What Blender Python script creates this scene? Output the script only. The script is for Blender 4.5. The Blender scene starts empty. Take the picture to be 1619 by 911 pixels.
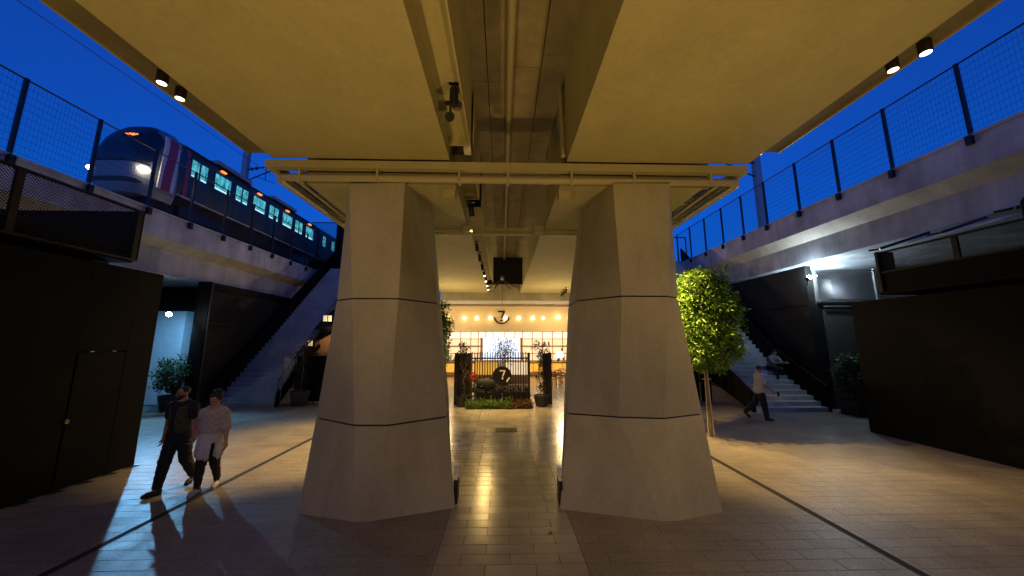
import bpy, math, random
import numpy as np
from mathutils import Vector, Matrix

SC = bpy.context.scene
COL = SC.collection
R = math.radians
rnd = random.Random(7)

# ------------------------------------------------------------------ camera, sky, exposure
cam_d = bpy.data.cameras.new('camera')
cam = bpy.data.objects.new('camera', cam_d)
COL.objects.link(cam)
cam.location = (0, 0, 2.6)
cam.rotation_euler = (R(90 + 8.9), 0, R(-1.53))
cam_d.sensor_width = 36
cam_d.lens = 540 / 1619 * 36
cam_d.clip_start = 0.05
cam_d.clip_end = 3000
SC.camera = cam

W = bpy.data.worlds.new('World')
SC.world = W
W.use_nodes = True
wn = W.node_tree
sky = wn.nodes.new('ShaderNodeTexSky')
sky.sky_type = 'NISHITA'
sky.sun_disc = False
sky.sun_elevation = R(0.3)          # blue hour: the sun is just gone, nothing of it reaches the street
sky.sun_rotation = R(180)
sky.ozone_density = 7
wn.links.new(sky.outputs[0], wn.nodes['Background'].inputs[0])
wn.nodes['Background'].inputs[1].default_value = 1.0

SC.view_settings.view_transform = 'Standard'
SC.view_settings.look = 'None'
SC.view_settings.gamma = 1
SC.view_settings.exposure = 0

WARM = (1.0, 0.63, 0.21)
COLD = (0.20, 0.56, 1.0)
WHITE_COLD = (0.70, 0.88, 1.0)

def spot(name, loc, target, power, angle, blend=0.6, color=WARM, radius=0.06, parent=None):
    l = bpy.data.lights.new(name, 'SPOT')
    l.energy = power; l.color = color; l.spot_size = R(angle); l.spot_blend = blend
    l.shadow_soft_size = radius
    o = bpy.data.objects.new(name, l); COL.objects.link(o)
    o.location = loc
    d = Vector(target) - Vector(loc)
    o.rotation_euler = d.to_track_quat('-Z', 'Y').to_euler()
    if parent:
        o.parent = parent
        o.matrix_parent_inverse = Matrix.Translation(parent.location).inverted()
    return o

def point(name, loc, power, color=WARM, radius=0.06, parent=None):
    l = bpy.data.lights.new(name, 'POINT')
    l.energy = power; l.color = color; l.shadow_soft_size = radius
    o = bpy.data.objects.new(name, l); COL.objects.link(o)
    o.location = loc
    if parent:
        o.parent = parent
        o.matrix_parent_inverse = Matrix.Translation(parent.location).inverted()
    return o

# ------------------------------------------------------------------ helpers
class MB:
    def __init__(s):
        s.v = []; s.f = []
    def add(s, vs, fs):
        n = len(s.v)
        s.v.extend([tuple(map(float, p)) for p in vs]); s.f.extend([tuple(i + n for i in f) for f in fs])
        return s
    def box(s, x0, x1, y0, y1, z0, z1):
        return s.add([(x0,y0,z0),(x1,y0,z0),(x1,y1,z0),(x0,y1,z0),(x0,y0,z1),(x1,y0,z1),(x1,y1,z1),(x0,y1,z1)],
                     [(0,3,2,1),(4,5,6,7),(0,1,5,4),(1,2,6,5),(2,3,7,6),(3,0,4,7)])
    def cbox(s, c, d):
        return s.box(c[0]-d[0]/2, c[0]+d[0]/2, c[1]-d[1]/2, c[1]+d[1]/2, c[2]-d[2]/2, c[2]+d[2]/2)
    def prism_y(s, poly, y0, y1):            # poly of (x,z), counter-clockwise seen from -Y
        n = len(poly)
        vs = [(x, y0, z) for x, z in poly] + [(x, y1, z) for x, z in poly]
        fs = [tuple(range(n)), tuple(range(2*n-1, n-1, -1))]
        fs += [((i+1) % n, i, n+i, n+(i+1) % n) for i in range(n)]
        return s.add(vs, fs)
    def prism_x(s, poly, x0, x1):            # poly of (y,z)
        n = len(poly)
        vs = [(x0, y, z) for y, z in poly] + [(x1, y, z) for y, z in poly]
        fs = [tuple(range(n-1, -1, -1)), tuple(range(n, 2*n))]
        fs += [(i, (i+1) % n, n+(i+1) % n, n+i) for i in range(n)]
        return s.add(vs, fs)
    def prism_z(s, poly, z0, z1):
        n = len(poly)
        vs = [(x, y, z0) for x, y in poly] + [(x, y, z1) for x, y in poly]
        fs = [tuple(range(n-1, -1, -1)), tuple(range(n, 2*n))]
        fs += [(i, (i+1) % n, n+(i+1) % n, n+i) for i in range(n)]
        return s.add(vs, fs)
    def loft(s, rings, cap=True):
        n = len(rings[0]); vs = [p for r in rings for p in r]; fs = []
        for k in range(len(rings)-1):
            for i in range(n):
                j = (i+1) % n
                fs.append((k*n+i, k*n+j, (k+1)*n+j, (k+1)*n+i))
        if cap:
            fs.append(tuple(range(n-1, -1, -1))); fs.append(tuple(range((len(rings)-1)*n, len(rings)*n)))
        return s.add(vs, fs)
    def tube(s, pts, r, n=8, cap=True):
        pts = [Vector(p) for p in pts]; rings = []
        rr = r if isinstance(r, (list, tuple)) else [r]*len(pts)
        up = None
        for i, p in enumerate(pts):
            if i == 0: d = pts[1]-p
            elif i == len(pts)-1: d = p-pts[i-1]
            else: d = (pts[i+1]-p).normalized() + (p-pts[i-1]).normalized()
            d.normalize()
            if up is None:
                up = Vector((0,0,1)) if abs(d.z) < .9 else Vector((1,0,0))
            a = d.cross(up)
            if a.length < 1e-4: a = d.cross(Vector((0,1,0)))
            a.normalize(); b = d.cross(a).normalized(); up = a.cross(d)
            rings.append([tuple(p + a*math.cos(t)*rr[i] + b*math.sin(t)*rr[i]) for t in [2*math.pi*k/n for k in range(n)]])
        return s.loft([r_[::-1] for r_ in rings], cap)
    def bar(s, p, q, w, h=None):             # square bar between two points
        h = h or w
        p = Vector(p); q = Vector(q); d = (q-p).normalized()
        up = Vector((0,0,1)) if abs(d.z) < .95 else Vector((0,1,0))
        a = d.cross(up).normalized(); b = a.cross(d).normalized()
        def ring(c): return [tuple(c + a*sx*w/2 + b*sz*h/2) for sx, sz in ((-1,-1),(1,-1),(1,1),(-1,1))]
        return s.loft([ring(p), ring(q)])
    def lathe(s, prof, c, n=20):
        rings = [[(c[0]+r*math.cos(2*math.pi*k/n), c[1]+r*math.sin(2*math.pi*k/n), c[2]+z) for k in range(n)] for r, z in prof]
        return s.loft(rings)
    def build(s, name, mat, parent=None, smooth=None, loc=None):
        me = bpy.data.meshes.new(name)
        me.from_pydata(s.v, [], s.f); me.update()
        if smooth is not None:
            me.shade_smooth()
            me.set_sharp_from_angle(angle=R(smooth))
        me.materials.append(mat)
        return link(name, me, parent, loc)

def link(name, me, parent=None, loc=None):
    o = bpy.data.objects.new(name, me); COL.objects.link(o)
    if loc is not None: o.location = loc
    if parent:
        o.parent = parent
        if loc is None:
            o.matrix_parent_inverse = Matrix.Translation(parent.location).inverted()
    return o

def tag(o, label=None, cat=None, group=None, kind=None):
    if label: o['label'] = label
    if cat: o['category'] = cat
    if group: o['group'] = group
    if kind: o['kind'] = kind
    return o

def thing(name, loc, label, cat, group=None):
    o = bpy.data.objects.new(name, None); COL.objects.link(o)
    o.location = loc; o.empty_display_size = .2
    return tag(o, label, cat, group)

def copy_tree(o, off, label=None, group=None):
    c = o.copy(); COL.objects.link(c)
    c.location = Vector(o.location) + Vector(off)
    if label: c['label'] = label
    if group: c['group'] = group
    for ch in o.children:
        d = ch.copy(); COL.objects.link(d); d.parent = c
        d.matrix_parent_inverse = ch.matrix_parent_inverse.copy()
        for g in ch.children:
            e = g.copy(); COL.objects.link(e); e.parent = d
            e.matrix_parent_inverse = g.matrix_parent_inverse.copy()
    return c

# ------------------------------------------------------------------ materials
def newmat(name):
    m = bpy.data.materials.new(name); m.use_nodes = True
    nt = m.node_tree
    return m, nt, nt.nodes['Principled BSDF']

def mat(name, col, rough=.6, metal=0, var=.15, scale=6, bump=0, bscale=40, spec=.5, island=0, stretch=None, coat=0):
    m, nt, p = newmat(name)
    p.inputs['Roughness'].default_value = rough
    p.inputs['Metallic'].default_value = metal
    p.inputs['Specular IOR Level'].default_value = spec
    if coat: p.inputs['Coat Weight'].default_value = coat
    tc = nt.nodes.new('ShaderNodeTexCoord')
    src = tc.outputs['Object']
    if stretch:
        mp = nt.nodes.new('ShaderNodeMapping'); mp.inputs['Scale'].default_value = stretch
        nt.links.new(src, mp.inputs[0]); src = mp.outputs[0]
    nz = nt.nodes.new('ShaderNodeTexNoise'); nz.inputs['Scale'].default_value = scale
    nz.inputs['Detail'].default_value = 6; nz.inputs['Roughness'].default_value = .62
    nt.links.new(src, nz.inputs['Vector'])
    mr = nt.nodes.new('ShaderNodeMapRange')
    mr.inputs[1].default_value = .3; mr.inputs[2].default_value = .7
    mr.inputs[3].default_value = 1-var; mr.inputs[4].default_value = 1+var
    nt.links.new(nz.outputs[0], mr.inputs[0])
    val = mr.outputs[0]
    if island:
        g = nt.nodes.new('ShaderNodeNewGeometry'); oi = nt.nodes.new('ShaderNodeObjectInfo')
        ad = nt.nodes.new('ShaderNodeMath'); ad.operation = 'ADD'
        nt.links.new(g.outputs['Random Per Island'], ad.inputs[0]); nt.links.new(oi.outputs['Random'], ad.inputs[1])
        fr = nt.nodes.new('ShaderNodeMath'); fr.operation = 'FRACT'; nt.links.new(ad.outputs[0], fr.inputs[0])
        m2 = nt.nodes.new('ShaderNodeMapRange'); m2.inputs[3].default_value = 1-island; m2.inputs[4].default_value = 1+island
        nt.links.new(fr.outputs[0], m2.inputs[0])
        mu = nt.nodes.new('ShaderNodeMath'); mu.operation = 'MULTIPLY'
        nt.links.new(val, mu.inputs[0]); nt.links.new(m2.outputs[0], mu.inputs[1]); val = mu.outputs[0]
    mx = nt.nodes.new('ShaderNodeMix'); mx.data_type = 'RGBA'; mx.blend_type = 'MULTIPLY'
    mx.inputs['Factor'].default_value = 1
    mx.inputs['A'].default_value = (*col, 1)
    nt.links.new(val, mx.inputs['B'])
    nt.links.new(mx.outputs['Result'], p.inputs['Base Color'])
    if bump:
        n2 = nt.nodes.new('ShaderNodeTexNoise'); n2.inputs['Scale'].default_value = bscale; n2.inputs['Detail'].default_value = 5
        nt.links.new(src, n2.inputs['Vector'])
        b = nt.nodes.new('ShaderNodeBump'); b.inputs['Strength'].default_value = bump; b.inputs['Distance'].default_value = .02
        nt.links.new(n2.outputs[0], b.inputs['Height']); nt.links.new(b.outputs[0], p.inputs['Normal'])
    return m

def concrete(name, col, streak=.2, rough=.8):
    """cast concrete: cloudy tone, vertical weather streaks, pin holes"""
    m, nt, p = newmat(name)
    p.inputs['Roughness'].default_value = rough
    p.inputs['Specular IOR Level'].default_value = .3
    tc = nt.nodes.new('ShaderNodeTexCoord')
    def noise(scale, sc=(1,1,1), det=6):
        mp = nt.nodes.new('ShaderNodeMapping'); mp.inputs['Scale'].default_value = sc
        nt.links.new(tc.outputs['Object'], mp.inputs[0])
        n = nt.nodes.new('ShaderNodeTexNoise'); n.inputs['Scale'].default_value = scale; n.inputs['Detail'].default_value = det
        n.inputs['Roughness'].default_value = .6
        nt.links.new(mp.outputs[0], n.inputs['Vector']); return n.outputs[0]
    def rng(x, a, b, lo, hi):
        r = nt.nodes.new('ShaderNodeMapRange')
        for i, q in enumerate((a, b, lo, hi)): r.inputs[i+1].default_value = q
        nt.links.new(x, r.inputs[0]); return r.outputs[0]
    def mul(a, b):
        q = nt.nodes.new('ShaderNodeMath'); q.operation = 'MULTIPLY'; nt.links.new(a, q.inputs[0]); nt.links.new(b, q.inputs[1]); return q.outputs[0]
    v = mul(rng(noise(.9), .3, .7, 1-streak*.8, 1+streak*.8), rng(noise(2.2, (1,1,.12)), .35, .7, 1+streak*.5, 1-streak*.7))
    v = mul(v, rng(noise(14), .3, .7, .94, 1.06))
    v = mul(v, rng(noise(70, det=2), .16, .26, .72, 1.0))
    mx = nt.nodes.new('ShaderNodeMix'); mx.data_type = 'RGBA'; mx.blend_type = 'MULTIPLY'; mx.inputs['Factor'].default_value = 1
    mx.inputs['A'].default_value = (*col, 1); nt.links.new(v, mx.inputs['B'])
    nt.links.new(mx.outputs['Result'], p.inputs['Base Color'])
    b = nt.nodes.new('ShaderNodeBump'); b.inputs['Strength'].default_value = .18; b.inputs['Distance'].default_value = .02
    nt.links.new(noise(30), b.inputs['Height']); nt.links.new(b.outputs[0], p.inputs['Normal'])
    return m

def emit(name, col, strength):
    m, nt, p = newmat(name)
    p.inputs['Base Color'].default_value = (*[min(1, c) for c in col], 1)
    p.inputs['Emission Color'].default_value = (*col, 1)
    p.inputs['Emission Strength'].default_value = strength
    p.inputs['Roughness'].default_value = .4
    return m

def glass(name, col=(.8,.9,.95), rough=.02, alpha=.25):
    m, nt, p = newmat(name)
    p.inputs['Base Color'].default_value = (*col, 1)
    p.inputs['Roughness'].default_value = rough
    p.inputs['Alpha'].default_value = alpha
    return m

def paving_mat(name, col, rough, rvar, speck, bump, tone=.08, blot=.72):
    """stone slab: each slab its own tone, mottled, speckled, worn gloss"""
    m, nt, p = newmat(name)
    p.inputs['Specular IOR Level'].default_value = .5
    g = nt.nodes.new('ShaderNodeNewGeometry'); oi = nt.nodes.new('ShaderNodeObjectInfo')
    pos = g.outputs['Position']
    def noise(scale, det=5):
        n = nt.nodes.new('ShaderNodeTexNoise'); n.inputs['Scale'].default_value = scale; n.inputs['Detail'].default_value = det
        n.inputs['Roughness'].default_value = .6
        nt.links.new(pos, n.inputs['Vector']); return n.outputs[0]
    def rng(x, a, b, lo, hi):
        r = nt.nodes.new('ShaderNodeMapRange')
        for i, q in enumerate((a, b, lo, hi)): r.inputs[i+1].default_value = q
        nt.links.new(x, r.inputs[0]); return r.outputs[0]
    def op(a, b, o='MULTIPLY'):
        q = nt.nodes.new('ShaderNodeMath'); q.operation = o; nt.links.new(a, q.inputs[0]); nt.links.new(b, q.inputs[1]); return q.outputs[0]
    r0 = op(g.outputs['Random Per Island'], oi.outputs['Random'], 'ADD')
    f = nt.nodes.new('ShaderNodeMath'); f.operation = 'FRACT'; nt.links.new(r0, f.inputs[0])
    fine = noise(120, 3)
    v = op(rng(f.outputs[0], 0, 1, 1-tone, 1+tone), rng(noise(1.1), .3, .7, .78, 1.2))
    v = op(v, rng(fine, .3, .7, 1-speck, 1+speck))
    v = op(v, rng(noise(34, 2), .3, .7, 1-speck*.6, 1+speck*.6))
    v = op(v, rng(noise(9, 3), .62, .74, 1, blot))
    mx = nt.nodes.new('ShaderNodeMix'); mx.data_type = 'RGBA'; mx.blend_type = 'MULTIPLY'; mx.inputs['Factor'].default_value = 1
    mx.inputs['A'].default_value = (*col, 1); nt.links.new(v, mx.inputs['B'])
    nt.links.new(mx.outputs['Result'], p.inputs['Base Color'])
    nt.links.new(rng(noise(3.5), .3, .7, rough-rvar, rough+rvar), p.inputs['Roughness'])
    b = nt.nodes.new('ShaderNodeBump'); b.inputs['Strength'].default_value = bump; b.inputs['Distance'].default_value = .01
    nt.links.new(noise(55, 4), b.inputs['Height']); nt.links.new(b.outputs[0], p.inputs['Normal'])
    return m

def leaf_mat(name, col, var=.5, rough=.45, trans=.25, hue=(0,0,0)):
    m, nt, p = newmat(name)
    p.inputs['Roughness'].default_value = rough
    g = nt.nodes.new('ShaderNodeNewGeometry')
    cr = nt.nodes.new('ShaderNodeMix'); cr.data_type = 'RGBA'
    a = [c*(1-var) for c in col]; b = [min(1, c*(1+var)+h) for c, h in zip(col, hue)]
    cr.inputs['A'].default_value = (*a, 1); cr.inputs['B'].default_value = (*b, 1)
    nt.links.new(g.outputs['Random Per Island'], cr.inputs['Factor'])
    nt.links.new(cr.outputs['Result'], p.inputs['Base Color'])
    if trans:
        tr = nt.nodes.new('ShaderNodeBsdfTranslucent'); nt.links.new(cr.outputs['Result'], tr.inputs[0])
        ms = nt.nodes.new('ShaderNodeMixShader'); ms.inputs[0].default_value = trans
        out = nt.nodes['Material Output']
        nt.links.new(p.outputs[0], ms.inputs[1]); nt.links.new(tr.outputs[0], ms.inputs[2]); nt.links.new(ms.outputs[0], out.inputs[0])
    return m

M = dict(
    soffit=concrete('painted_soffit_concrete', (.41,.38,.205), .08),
    overhang=concrete('shade_toned_overhang_concrete', (.20,.175,.10), .2),  # shade under the deck edge is put into this darker colour
    plank=concrete('gap_slab_concrete', (.31,.275,.18), .25),
    column=concrete('column_concrete', (.40,.38,.255), .13),
    pipe=mat('painted_pipe', (.42,.385,.23), .45, var=.06),
    viaduct=concrete('viaduct_concrete', (.40,.425,.46), .34),
    haunch=concrete('viaduct_haunch_concrete', (.42,.38,.33), .22),
    gap=mat('dark_joint', (.02,.018,.015), .9),
    black=mat('black_hoarding_paint', (.003,.0026,.002), .6, var=.35, scale=2.2, bump=.08, bscale=25, spec=.12),
    black2=mat('black_board', (.008,.008,.0085), .6, var=.3, scale=3, spec=.25),
    steel=mat('dark_steel', (.03,.03,.034), .4, metal=.6, var=.15),
    grey_steel=mat('galvanised_steel', (.30,.31,.32), .45, metal=.7, var=.15),
    mesh_brown=mat('bronze_mesh_metal', (.024,.018,.012), .5, metal=.3, var=.2),
    brass=mat('worn_brass', (.5,.4,.22), .35, metal=.9),
    ground=paving_mat('ground_stone', (.16,.155,.145), .5, .1, .2, .3),
    slab=paving_mat('polished_stone_slab', (.36,.33,.27), .20, .05, .10, .035, .09, .85),
    granite=paving_mat('flamed_granite_slab', (.23,.205,.16), .40, .08, .50, .35, .035, .8),
    step=concrete('stair_concrete', (.27,.33,.38), .2, .6),
    wood=mat('warm_wood', (.42,.24,.10), .5, var=.25, scale=3, stretch=(8,8,1)),
    darkwood=mat('dark_stained_wood', (.022,.015,.011), .5, var=.3, scale=3, stretch=(8,8,1)),
    slat=mat('brown_slat_paint', (.02,.014,.010), .5, var=.2),
    bark=mat('bark', (.17,.14,.095), .9, var=.35, scale=10, stretch=(4,4,.6), bump=.4, bscale=20),
    stake=mat('pale_stake_wood', (.46,.38,.22), .7, var=.2, scale=4, stretch=(8,8,1)),
    pot=mat('charcoal_pot', (.025,.025,.027), .6, var=.15, bump=.1, bscale=60),
    pot_grey=mat('grey_pot', (.065,.063,.058), .9, var=.15, spec=.2),
    soil=mat('soil', (.05,.035,.025), .95, var=.4, scale=20, bump=.5),
    plaster=mat('cream_plaster', (.72,.58,.36), .8, var=.05, scale=3),
    white=mat('white_paint', (.75,.74,.72), .6, var=.06),
    cyanwall=mat('pale_rendered_wall', (.42,.46,.48), .75, var=.1, scale=3, bump=.08),
    leaf_tree=leaf_mat('tree_leaf', (.10,.20,.018), .65, hue=(.045,.09,0)),
    leaf_bush=leaf_mat('bush_leaf', (.045,.10,.045), .5),
    leaf_dark=leaf_mat('dark_climber_leaf', (.018,.016,.012), .5, trans=.12),
    leaf_cover=leaf_mat('ground_cover_leaf', (.075,.15,.03), .55, hue=(.05,.05,0)),
    leaf_rust=leaf_mat('rust_ground_cover_leaf', (.12,.06,.025), .5),
    leaf_red=leaf_mat('red_flower_petal', (.42,.02,.02), .4),
)

# ------------------------------------------------------------------ ground, paving
g = MB().add([(-400,-300,-.03),(400,-300,-.03),(400,500,-.03),(-400,500,-.03)], [(0,1,2,3)]).build('ground', M['ground'])
tag(g, kind='structure')

DRL, DRR = -5.16, 4.75          # slot drains below the two edges of the deck
ROW, LEN, J = .205, .60, .005
C0 = Vector((0,0,2.6))
slabs = []
PX0, PX1 = -.80, 1.00             # the smooth path between the pillars
y = 1.0; k = 0
while y < 26:
    o_ = LEN/2 if k % 2 else 0
    for a, b, d in ((PX0, PX1, 1), (PX1, 16.3, 1), (PX0, -14, -1)):
        x = a; first = True
        while (b-x)*d > .05:
            w = (LEN-o_ if o_ and first else LEN); first = False
            e = x + d*w
            if (b-e)*d < 0: e = b
            slabs.append((round((x+e)/2, 4), y + ROW/2, round(abs(e-x), 3)))
            x = e
    y += ROW; k += 1
def hidden(x, y):                 # under the columns or the dark walls
    return (-3.2 < x < -.7 and 5.5 < y < 9.0) or (.85 < x < 3.5 and 5.4 < y < 9.0) or (x < -7.8 and y < 8.0) or (x > 10.8 and y < 10.3)
def vis(x, y):
    if hidden(x, y): return False
    v = Vector((x, y, 0)) - C0
    yy = v.y*math.cos(R(8.9)) + v.z*math.sin(R(8.9)); zz = v.z*math.cos(R(8.9)) - v.y*math.sin(R(8.9))
    if yy < .1: return False
    px = 795 + 540*v.x/yy; py = 455.5 - 540*zz/yy
    if not (-20 < px < 1640 and py < 925): return False
    # behind a column as seen from the camera
    for cx0, cx1, cy in ((-3.1, -.74, 5.8), (.91, 3.4, 5.8)):
        if y > cy and cx0 < v.x*cy/y < cx1: return False
    return True
slabs = [q for q in slabs if not ((q[0] < -7.95 and q[1] < 7.9) or (q[0] > 10.9 and q[1] < 10.2))]
shown = sorted([q for q in slabs if vis(q[0], q[1])], key=lambda q: q[0]**2 + q[1]**2)[:300]
sset = set(shown)
pav = thing('pavement', (0,0,0), None, None); tag(pav, kind='structure')
def slab_geo(mb, cx, cy, LEN=LEN, J=J):
    sm = .6 if J < .004 else 1
    h = rnd.uniform(-.0012, .0012)*sm; tx = rnd.uniform(-.0012, .0012)*sm; ty = rnd.uniform(-.0008, .0008)*sm
    a, b, c = LEN/2-J/2, ROW/2-J/2, .003*sm
    t = [(sx*(a-c), sy*(b-c)) for sx, sy in ((-1,-1),(1,-1),(1,1),(-1,1))]
    o = [(sx*a, sy*b) for sx, sy in ((-1,-1),(1,-1),(1,1),(-1,1))]
    vs = [(cx+px, cy+py, h + tx*px/a + ty*py/b) for px, py in t] + [(cx+px, cy+py, h-.003*sm) for px, py in o] + [(cx+px, cy+py, -.025) for px, py in o]
    fs = [(0,1,2,3)] + [(4+i, 4+(i+1) % 4, (i+1) % 4, i) for i in range(4)] + [(8+i, 8+(i+1) % 4, 4+(i+1) % 4, 4+i) for i in range(4)]
    mb.add(vs, fs)
variants = {}
def kind_of(x, y): return 'slab' if PX0 < x < PX1 or (y > 6.0 and -2.2 < x < 2.4) or y > 10.2 and -4.5 < x < 4.6 else 'granite'
for (cx, cy, w) in shown:
    kd = kind_of(cx, cy); key = (kd, w, rnd.randrange(5))
    if key not in variants:
        mb = MB(); slab_geo(mb, 0, 0, w, J if kd == 'slab' else .0036)
        me = bpy.data.meshes.new('paving_slab'); me.from_pydata(mb.v, [], mb.f); me.materials.append(M[kd]); variants[key] = me
    link('paving_slab', variants[key], pav, (cx, cy, 0))
rest = {'slab': MB(), 'granite': MB()}
for q in slabs:
    kd = kind_of(q[0], q[1])
    if q not in sset: slab_geo(rest[kd], q[0], q[1], q[2], J if kd == 'slab' else .0036)
for kx in rest:
    tag(rest[kx].build('far_paving_slabs', M[kx], pav), kind='stuff')
# slot drains
for X, lab in ((DRL, 'long dark slot drain in the paving beside the walking couple'), (DRR, 'long dark slot drain in the paving on the right, below the tree side')):
    t = thing('slot_drain', (X, 3, 0), lab, 'drain')
    MB().box(X-.045, X+.045, 1, 12.5, -.02, .0015).build('channel', M['gap'], t)
    MB().box(X-.055, X-.045, 1, 12.5, -.02, .004).box(X+.045, X+.055, 1, 12.5, -.02, .004).build('rim', M['steel'], t)
t = thing('drain_cover', (.1, 10.7, 0), 'small dark rectangular drain cover in the paving between the pillars', 'drain')
MB().box(-.2, .43, 10.42, 10.95, -.01, .003).build('plate', M['gap'], t)
m = MB()
for i in range(9): m.box(-.18 + i*.067, -.145 + i*.067, 10.46, 10.91, .003, .008)
m.build('grille', M['steel'], t)

o = MB().add([(.62,5.12,.004),(.66,5.09,.012),(.71,5.13,.006),(.67,5.17,.014)], [(0,1,2,3)]).build('fallen_leaf', M['bark']); tag(o, 'single dark fallen leaf on the pale path between the pillars', 'leaf')
# ------------------------------------------------------------------ pillars
def ring_xy(pts, z): return [(x, y, z) for x, y in pts]
def inv(px, py, **k):
    """pixel of the reference measurement -> point on a plane (only used to place measured corners)"""
    th, ps, f = R(8.9), R(1.53), 540.
    F = Vector((math.sin(ps)*math.cos(th), math.cos(ps)*math.cos(th), math.sin(th)))
    Rt = Vector((math.cos(ps), -math.sin(ps), 0)); U = Rt.cross(F)
    d = F + Rt*(px-809.5)/f + U*(455.5-py)/f
    (a, v), = k.items(); i = 'XYZ'.index(a)
    return C0 + d*((v - C0[i])/d[i])

def pillar(label, rings, panel, split):
    c = rings[0]
    cx = sum(p[0] for p in c)/len(c); cy = sum(p[1] for p in c)/len(c)
    t = thing('concrete_pillar', (cx, cy, 0), label, 'pillar')
    for a, b in zip(rings[:-1], rings[1:]):
        def shift(r, o, e):                       # move a ring towards another by a few mm for the recessed joint
            return [tuple(Vector(p) + (Vector(q)-Vector(p)).normalized()*e) for p, q in zip(r, o)]
        lo = shift(a, b, .014 if a is not rings[0] else 0); hi = shift(b, a, .014 if b is not rings[-1] else 0)
        K = 12
        def fine(r):                              # keep the folds, split the warped inner facet into strips
            o = []
            for i_, p in enumerate(r):
                q = r[(i_+1) % len(r)]
                nsub = 6 if i_ in split else 1
                o += [tuple(Vector(p).lerp(Vector(q), m_/nsub)) for m_ in range(nsub)]
            return o
        fl_, fh_ = fine(lo), fine(hi)
        MB().loft([[tuple(Vector(p).lerp(Vector(q), k_/K)) for p, q in zip(fl_, fh_)] for k_ in range(K+1)]).build('column_segment', M['column'], t, smooth=9)
    for ring in rings[1:-1]:                      # dark recessed joint just inside the surface
        mx_ = sum(q[0] for q in ring)/len(ring); my_ = sum(q[1] for q in ring)/len(ring)
        ins = lambda dz: [(mx_+(q[0]-mx_)*.972, my_+(q[1]-my_)*.972, q[2]+dz) for q in ring]
        MB().loft([ins(-.03), ins(.03)]).build('recessed_joint', M['gap'], t)
    p = panel
    MB().box(p[0]-.03, p[0]+.03, p[1]-.12, p[1]+.12, .0, .36).build('access_panel', M['steel'], t)
    MB().box(p[0]-.032, p[0]+.032, p[1]-.07, p[1]+.07, .42, .55).build('notice_plate', M['white'], t)
    return t
def pts(l, **k): return [tuple(inv(x, y, **k)) for x, y in l]
z1 = 1.29
L0 = [(-3.12,5.78),(-2.16,5.51),(-1.95,5.51),(-.74,5.90),(-1.12,7.9),(-1.9,9.0),(-2.9,9.0),(-3.35,7.9)]
L1 = [p[:2] for p in pts([(500,661),(560,673),(613,673),(707,659)], Z=z1)] + [(-1.2,8.0),(-1.9,9.0),(-2.9,9.0),(-3.35,7.9)]
L2 = pts([(533,472),(557,471),(630,471),(691,477)], Y=6.2)
zL2 = 3.36
L2 = [p[:2] for p in pts([(533,472)], Y=6.45)] + [p[:2] for p in pts([(557,471),(630,471)], Y=6.15)] + [p[:2] for p in pts([(691,477)], Y=6.9)] + [(-1.5,8.3),(-1.9,8.9),(-2.9,8.9),(-3.4,8.0)]
L3 = [(-3.22,6.80),(-3.16,6.67),(-2.01,6.61),(-1.79,8.4),(-1.82,8.6),(-1.9,8.7),(-3.0,8.7),(-3.22,8.5)]
pillar('wide flared concrete pillar on the left, nearer the couple and the train',
       [ring_xy(L0, 0), ring_xy(L1, z1), ring_xy(L2, zL2), ring_xy(L3, 5.8)], (-.76, 6.15), (2,))
R0 = [(.91,5.81),(2.33,5.41),(2.62,5.42),(3.40,5.65),(3.6,7.9),(3.1,9.0),(2.1,9.0),(1.3,7.9)]
R1 = [p[:2] for p in pts([(897,654),(979,660),(1050,662),(1110,655)], Z=z1)] + [(3.6,7.9),(3.1,9.0),(2.1,9.0),(1.4,8.0)]
R2 = [p[:2] for p in pts([(911,474)], Y=6.9)] + [p[:2] for p in pts([(983,467),(1057,464)], Y=6.15)] + [p[:2] for p in pts([(1072,476)], Y=6.45)] + [(3.55,8.0),(3.1,8.9),(2.1,8.9),(1.6,8.3)]
R3 = [(1.98,8.2),(2.24,6.52),(3.41,6.50),(3.46,6.62),(3.46,8.5),(3.2,8.7),(2.1,8.7),(2.0,8.6)]
pillar('wide flared concrete pillar on the right, beside the leafy tree',
       [ring_xy(R0, 0), ring_xy(R1, z1), ring_xy(R2, 3.42), ring_xy(R3, 5.8)], (.95, 6.05), (0,))

# ------------------------------------------------------------------ overpass deck
ov = thing('overpass', (0, 6.6, 6.26), 'concrete overpass overhead, two flat ochre soffits with a channel between them', 'overpass')
SZ, OZ, TZ = 6.26, 6.95, 8.32
SPANS = ((-40, 6.52), (9.75, 25.7))
for y0, y1 in SPANS:
    MB().prism_y([(-4.66,SZ),(-1.1,SZ),(-1.1,TZ),(-4.98,TZ),(-4.98,OZ)], y0, y1).build('box_girder', M['soffit'], ov)
    MB().prism_y([(1.3,SZ),(5.10,SZ),(5.42,OZ),(5.42,TZ),(1.3,TZ)], y0, y1).build('box_girder', M['soffit'], ov)
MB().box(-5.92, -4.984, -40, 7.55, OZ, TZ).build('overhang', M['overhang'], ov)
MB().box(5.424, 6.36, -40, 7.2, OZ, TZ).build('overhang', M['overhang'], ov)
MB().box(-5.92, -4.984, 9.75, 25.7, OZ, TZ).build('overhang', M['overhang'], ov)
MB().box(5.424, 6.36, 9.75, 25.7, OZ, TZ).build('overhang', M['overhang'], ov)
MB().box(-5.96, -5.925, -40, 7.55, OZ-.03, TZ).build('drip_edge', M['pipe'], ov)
MB().box(6.365, 6.40, -40, 7.2, OZ-.03, TZ).build('drip_edge', M['pipe'], ov)
MB().prism_y([(-5.9,TZ+.003),(6.34,TZ+.003),(6.34,TZ+.9),(-5.9,TZ+.9)], -40, 25.7).build('parapet', M['plank'], ov)
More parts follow.
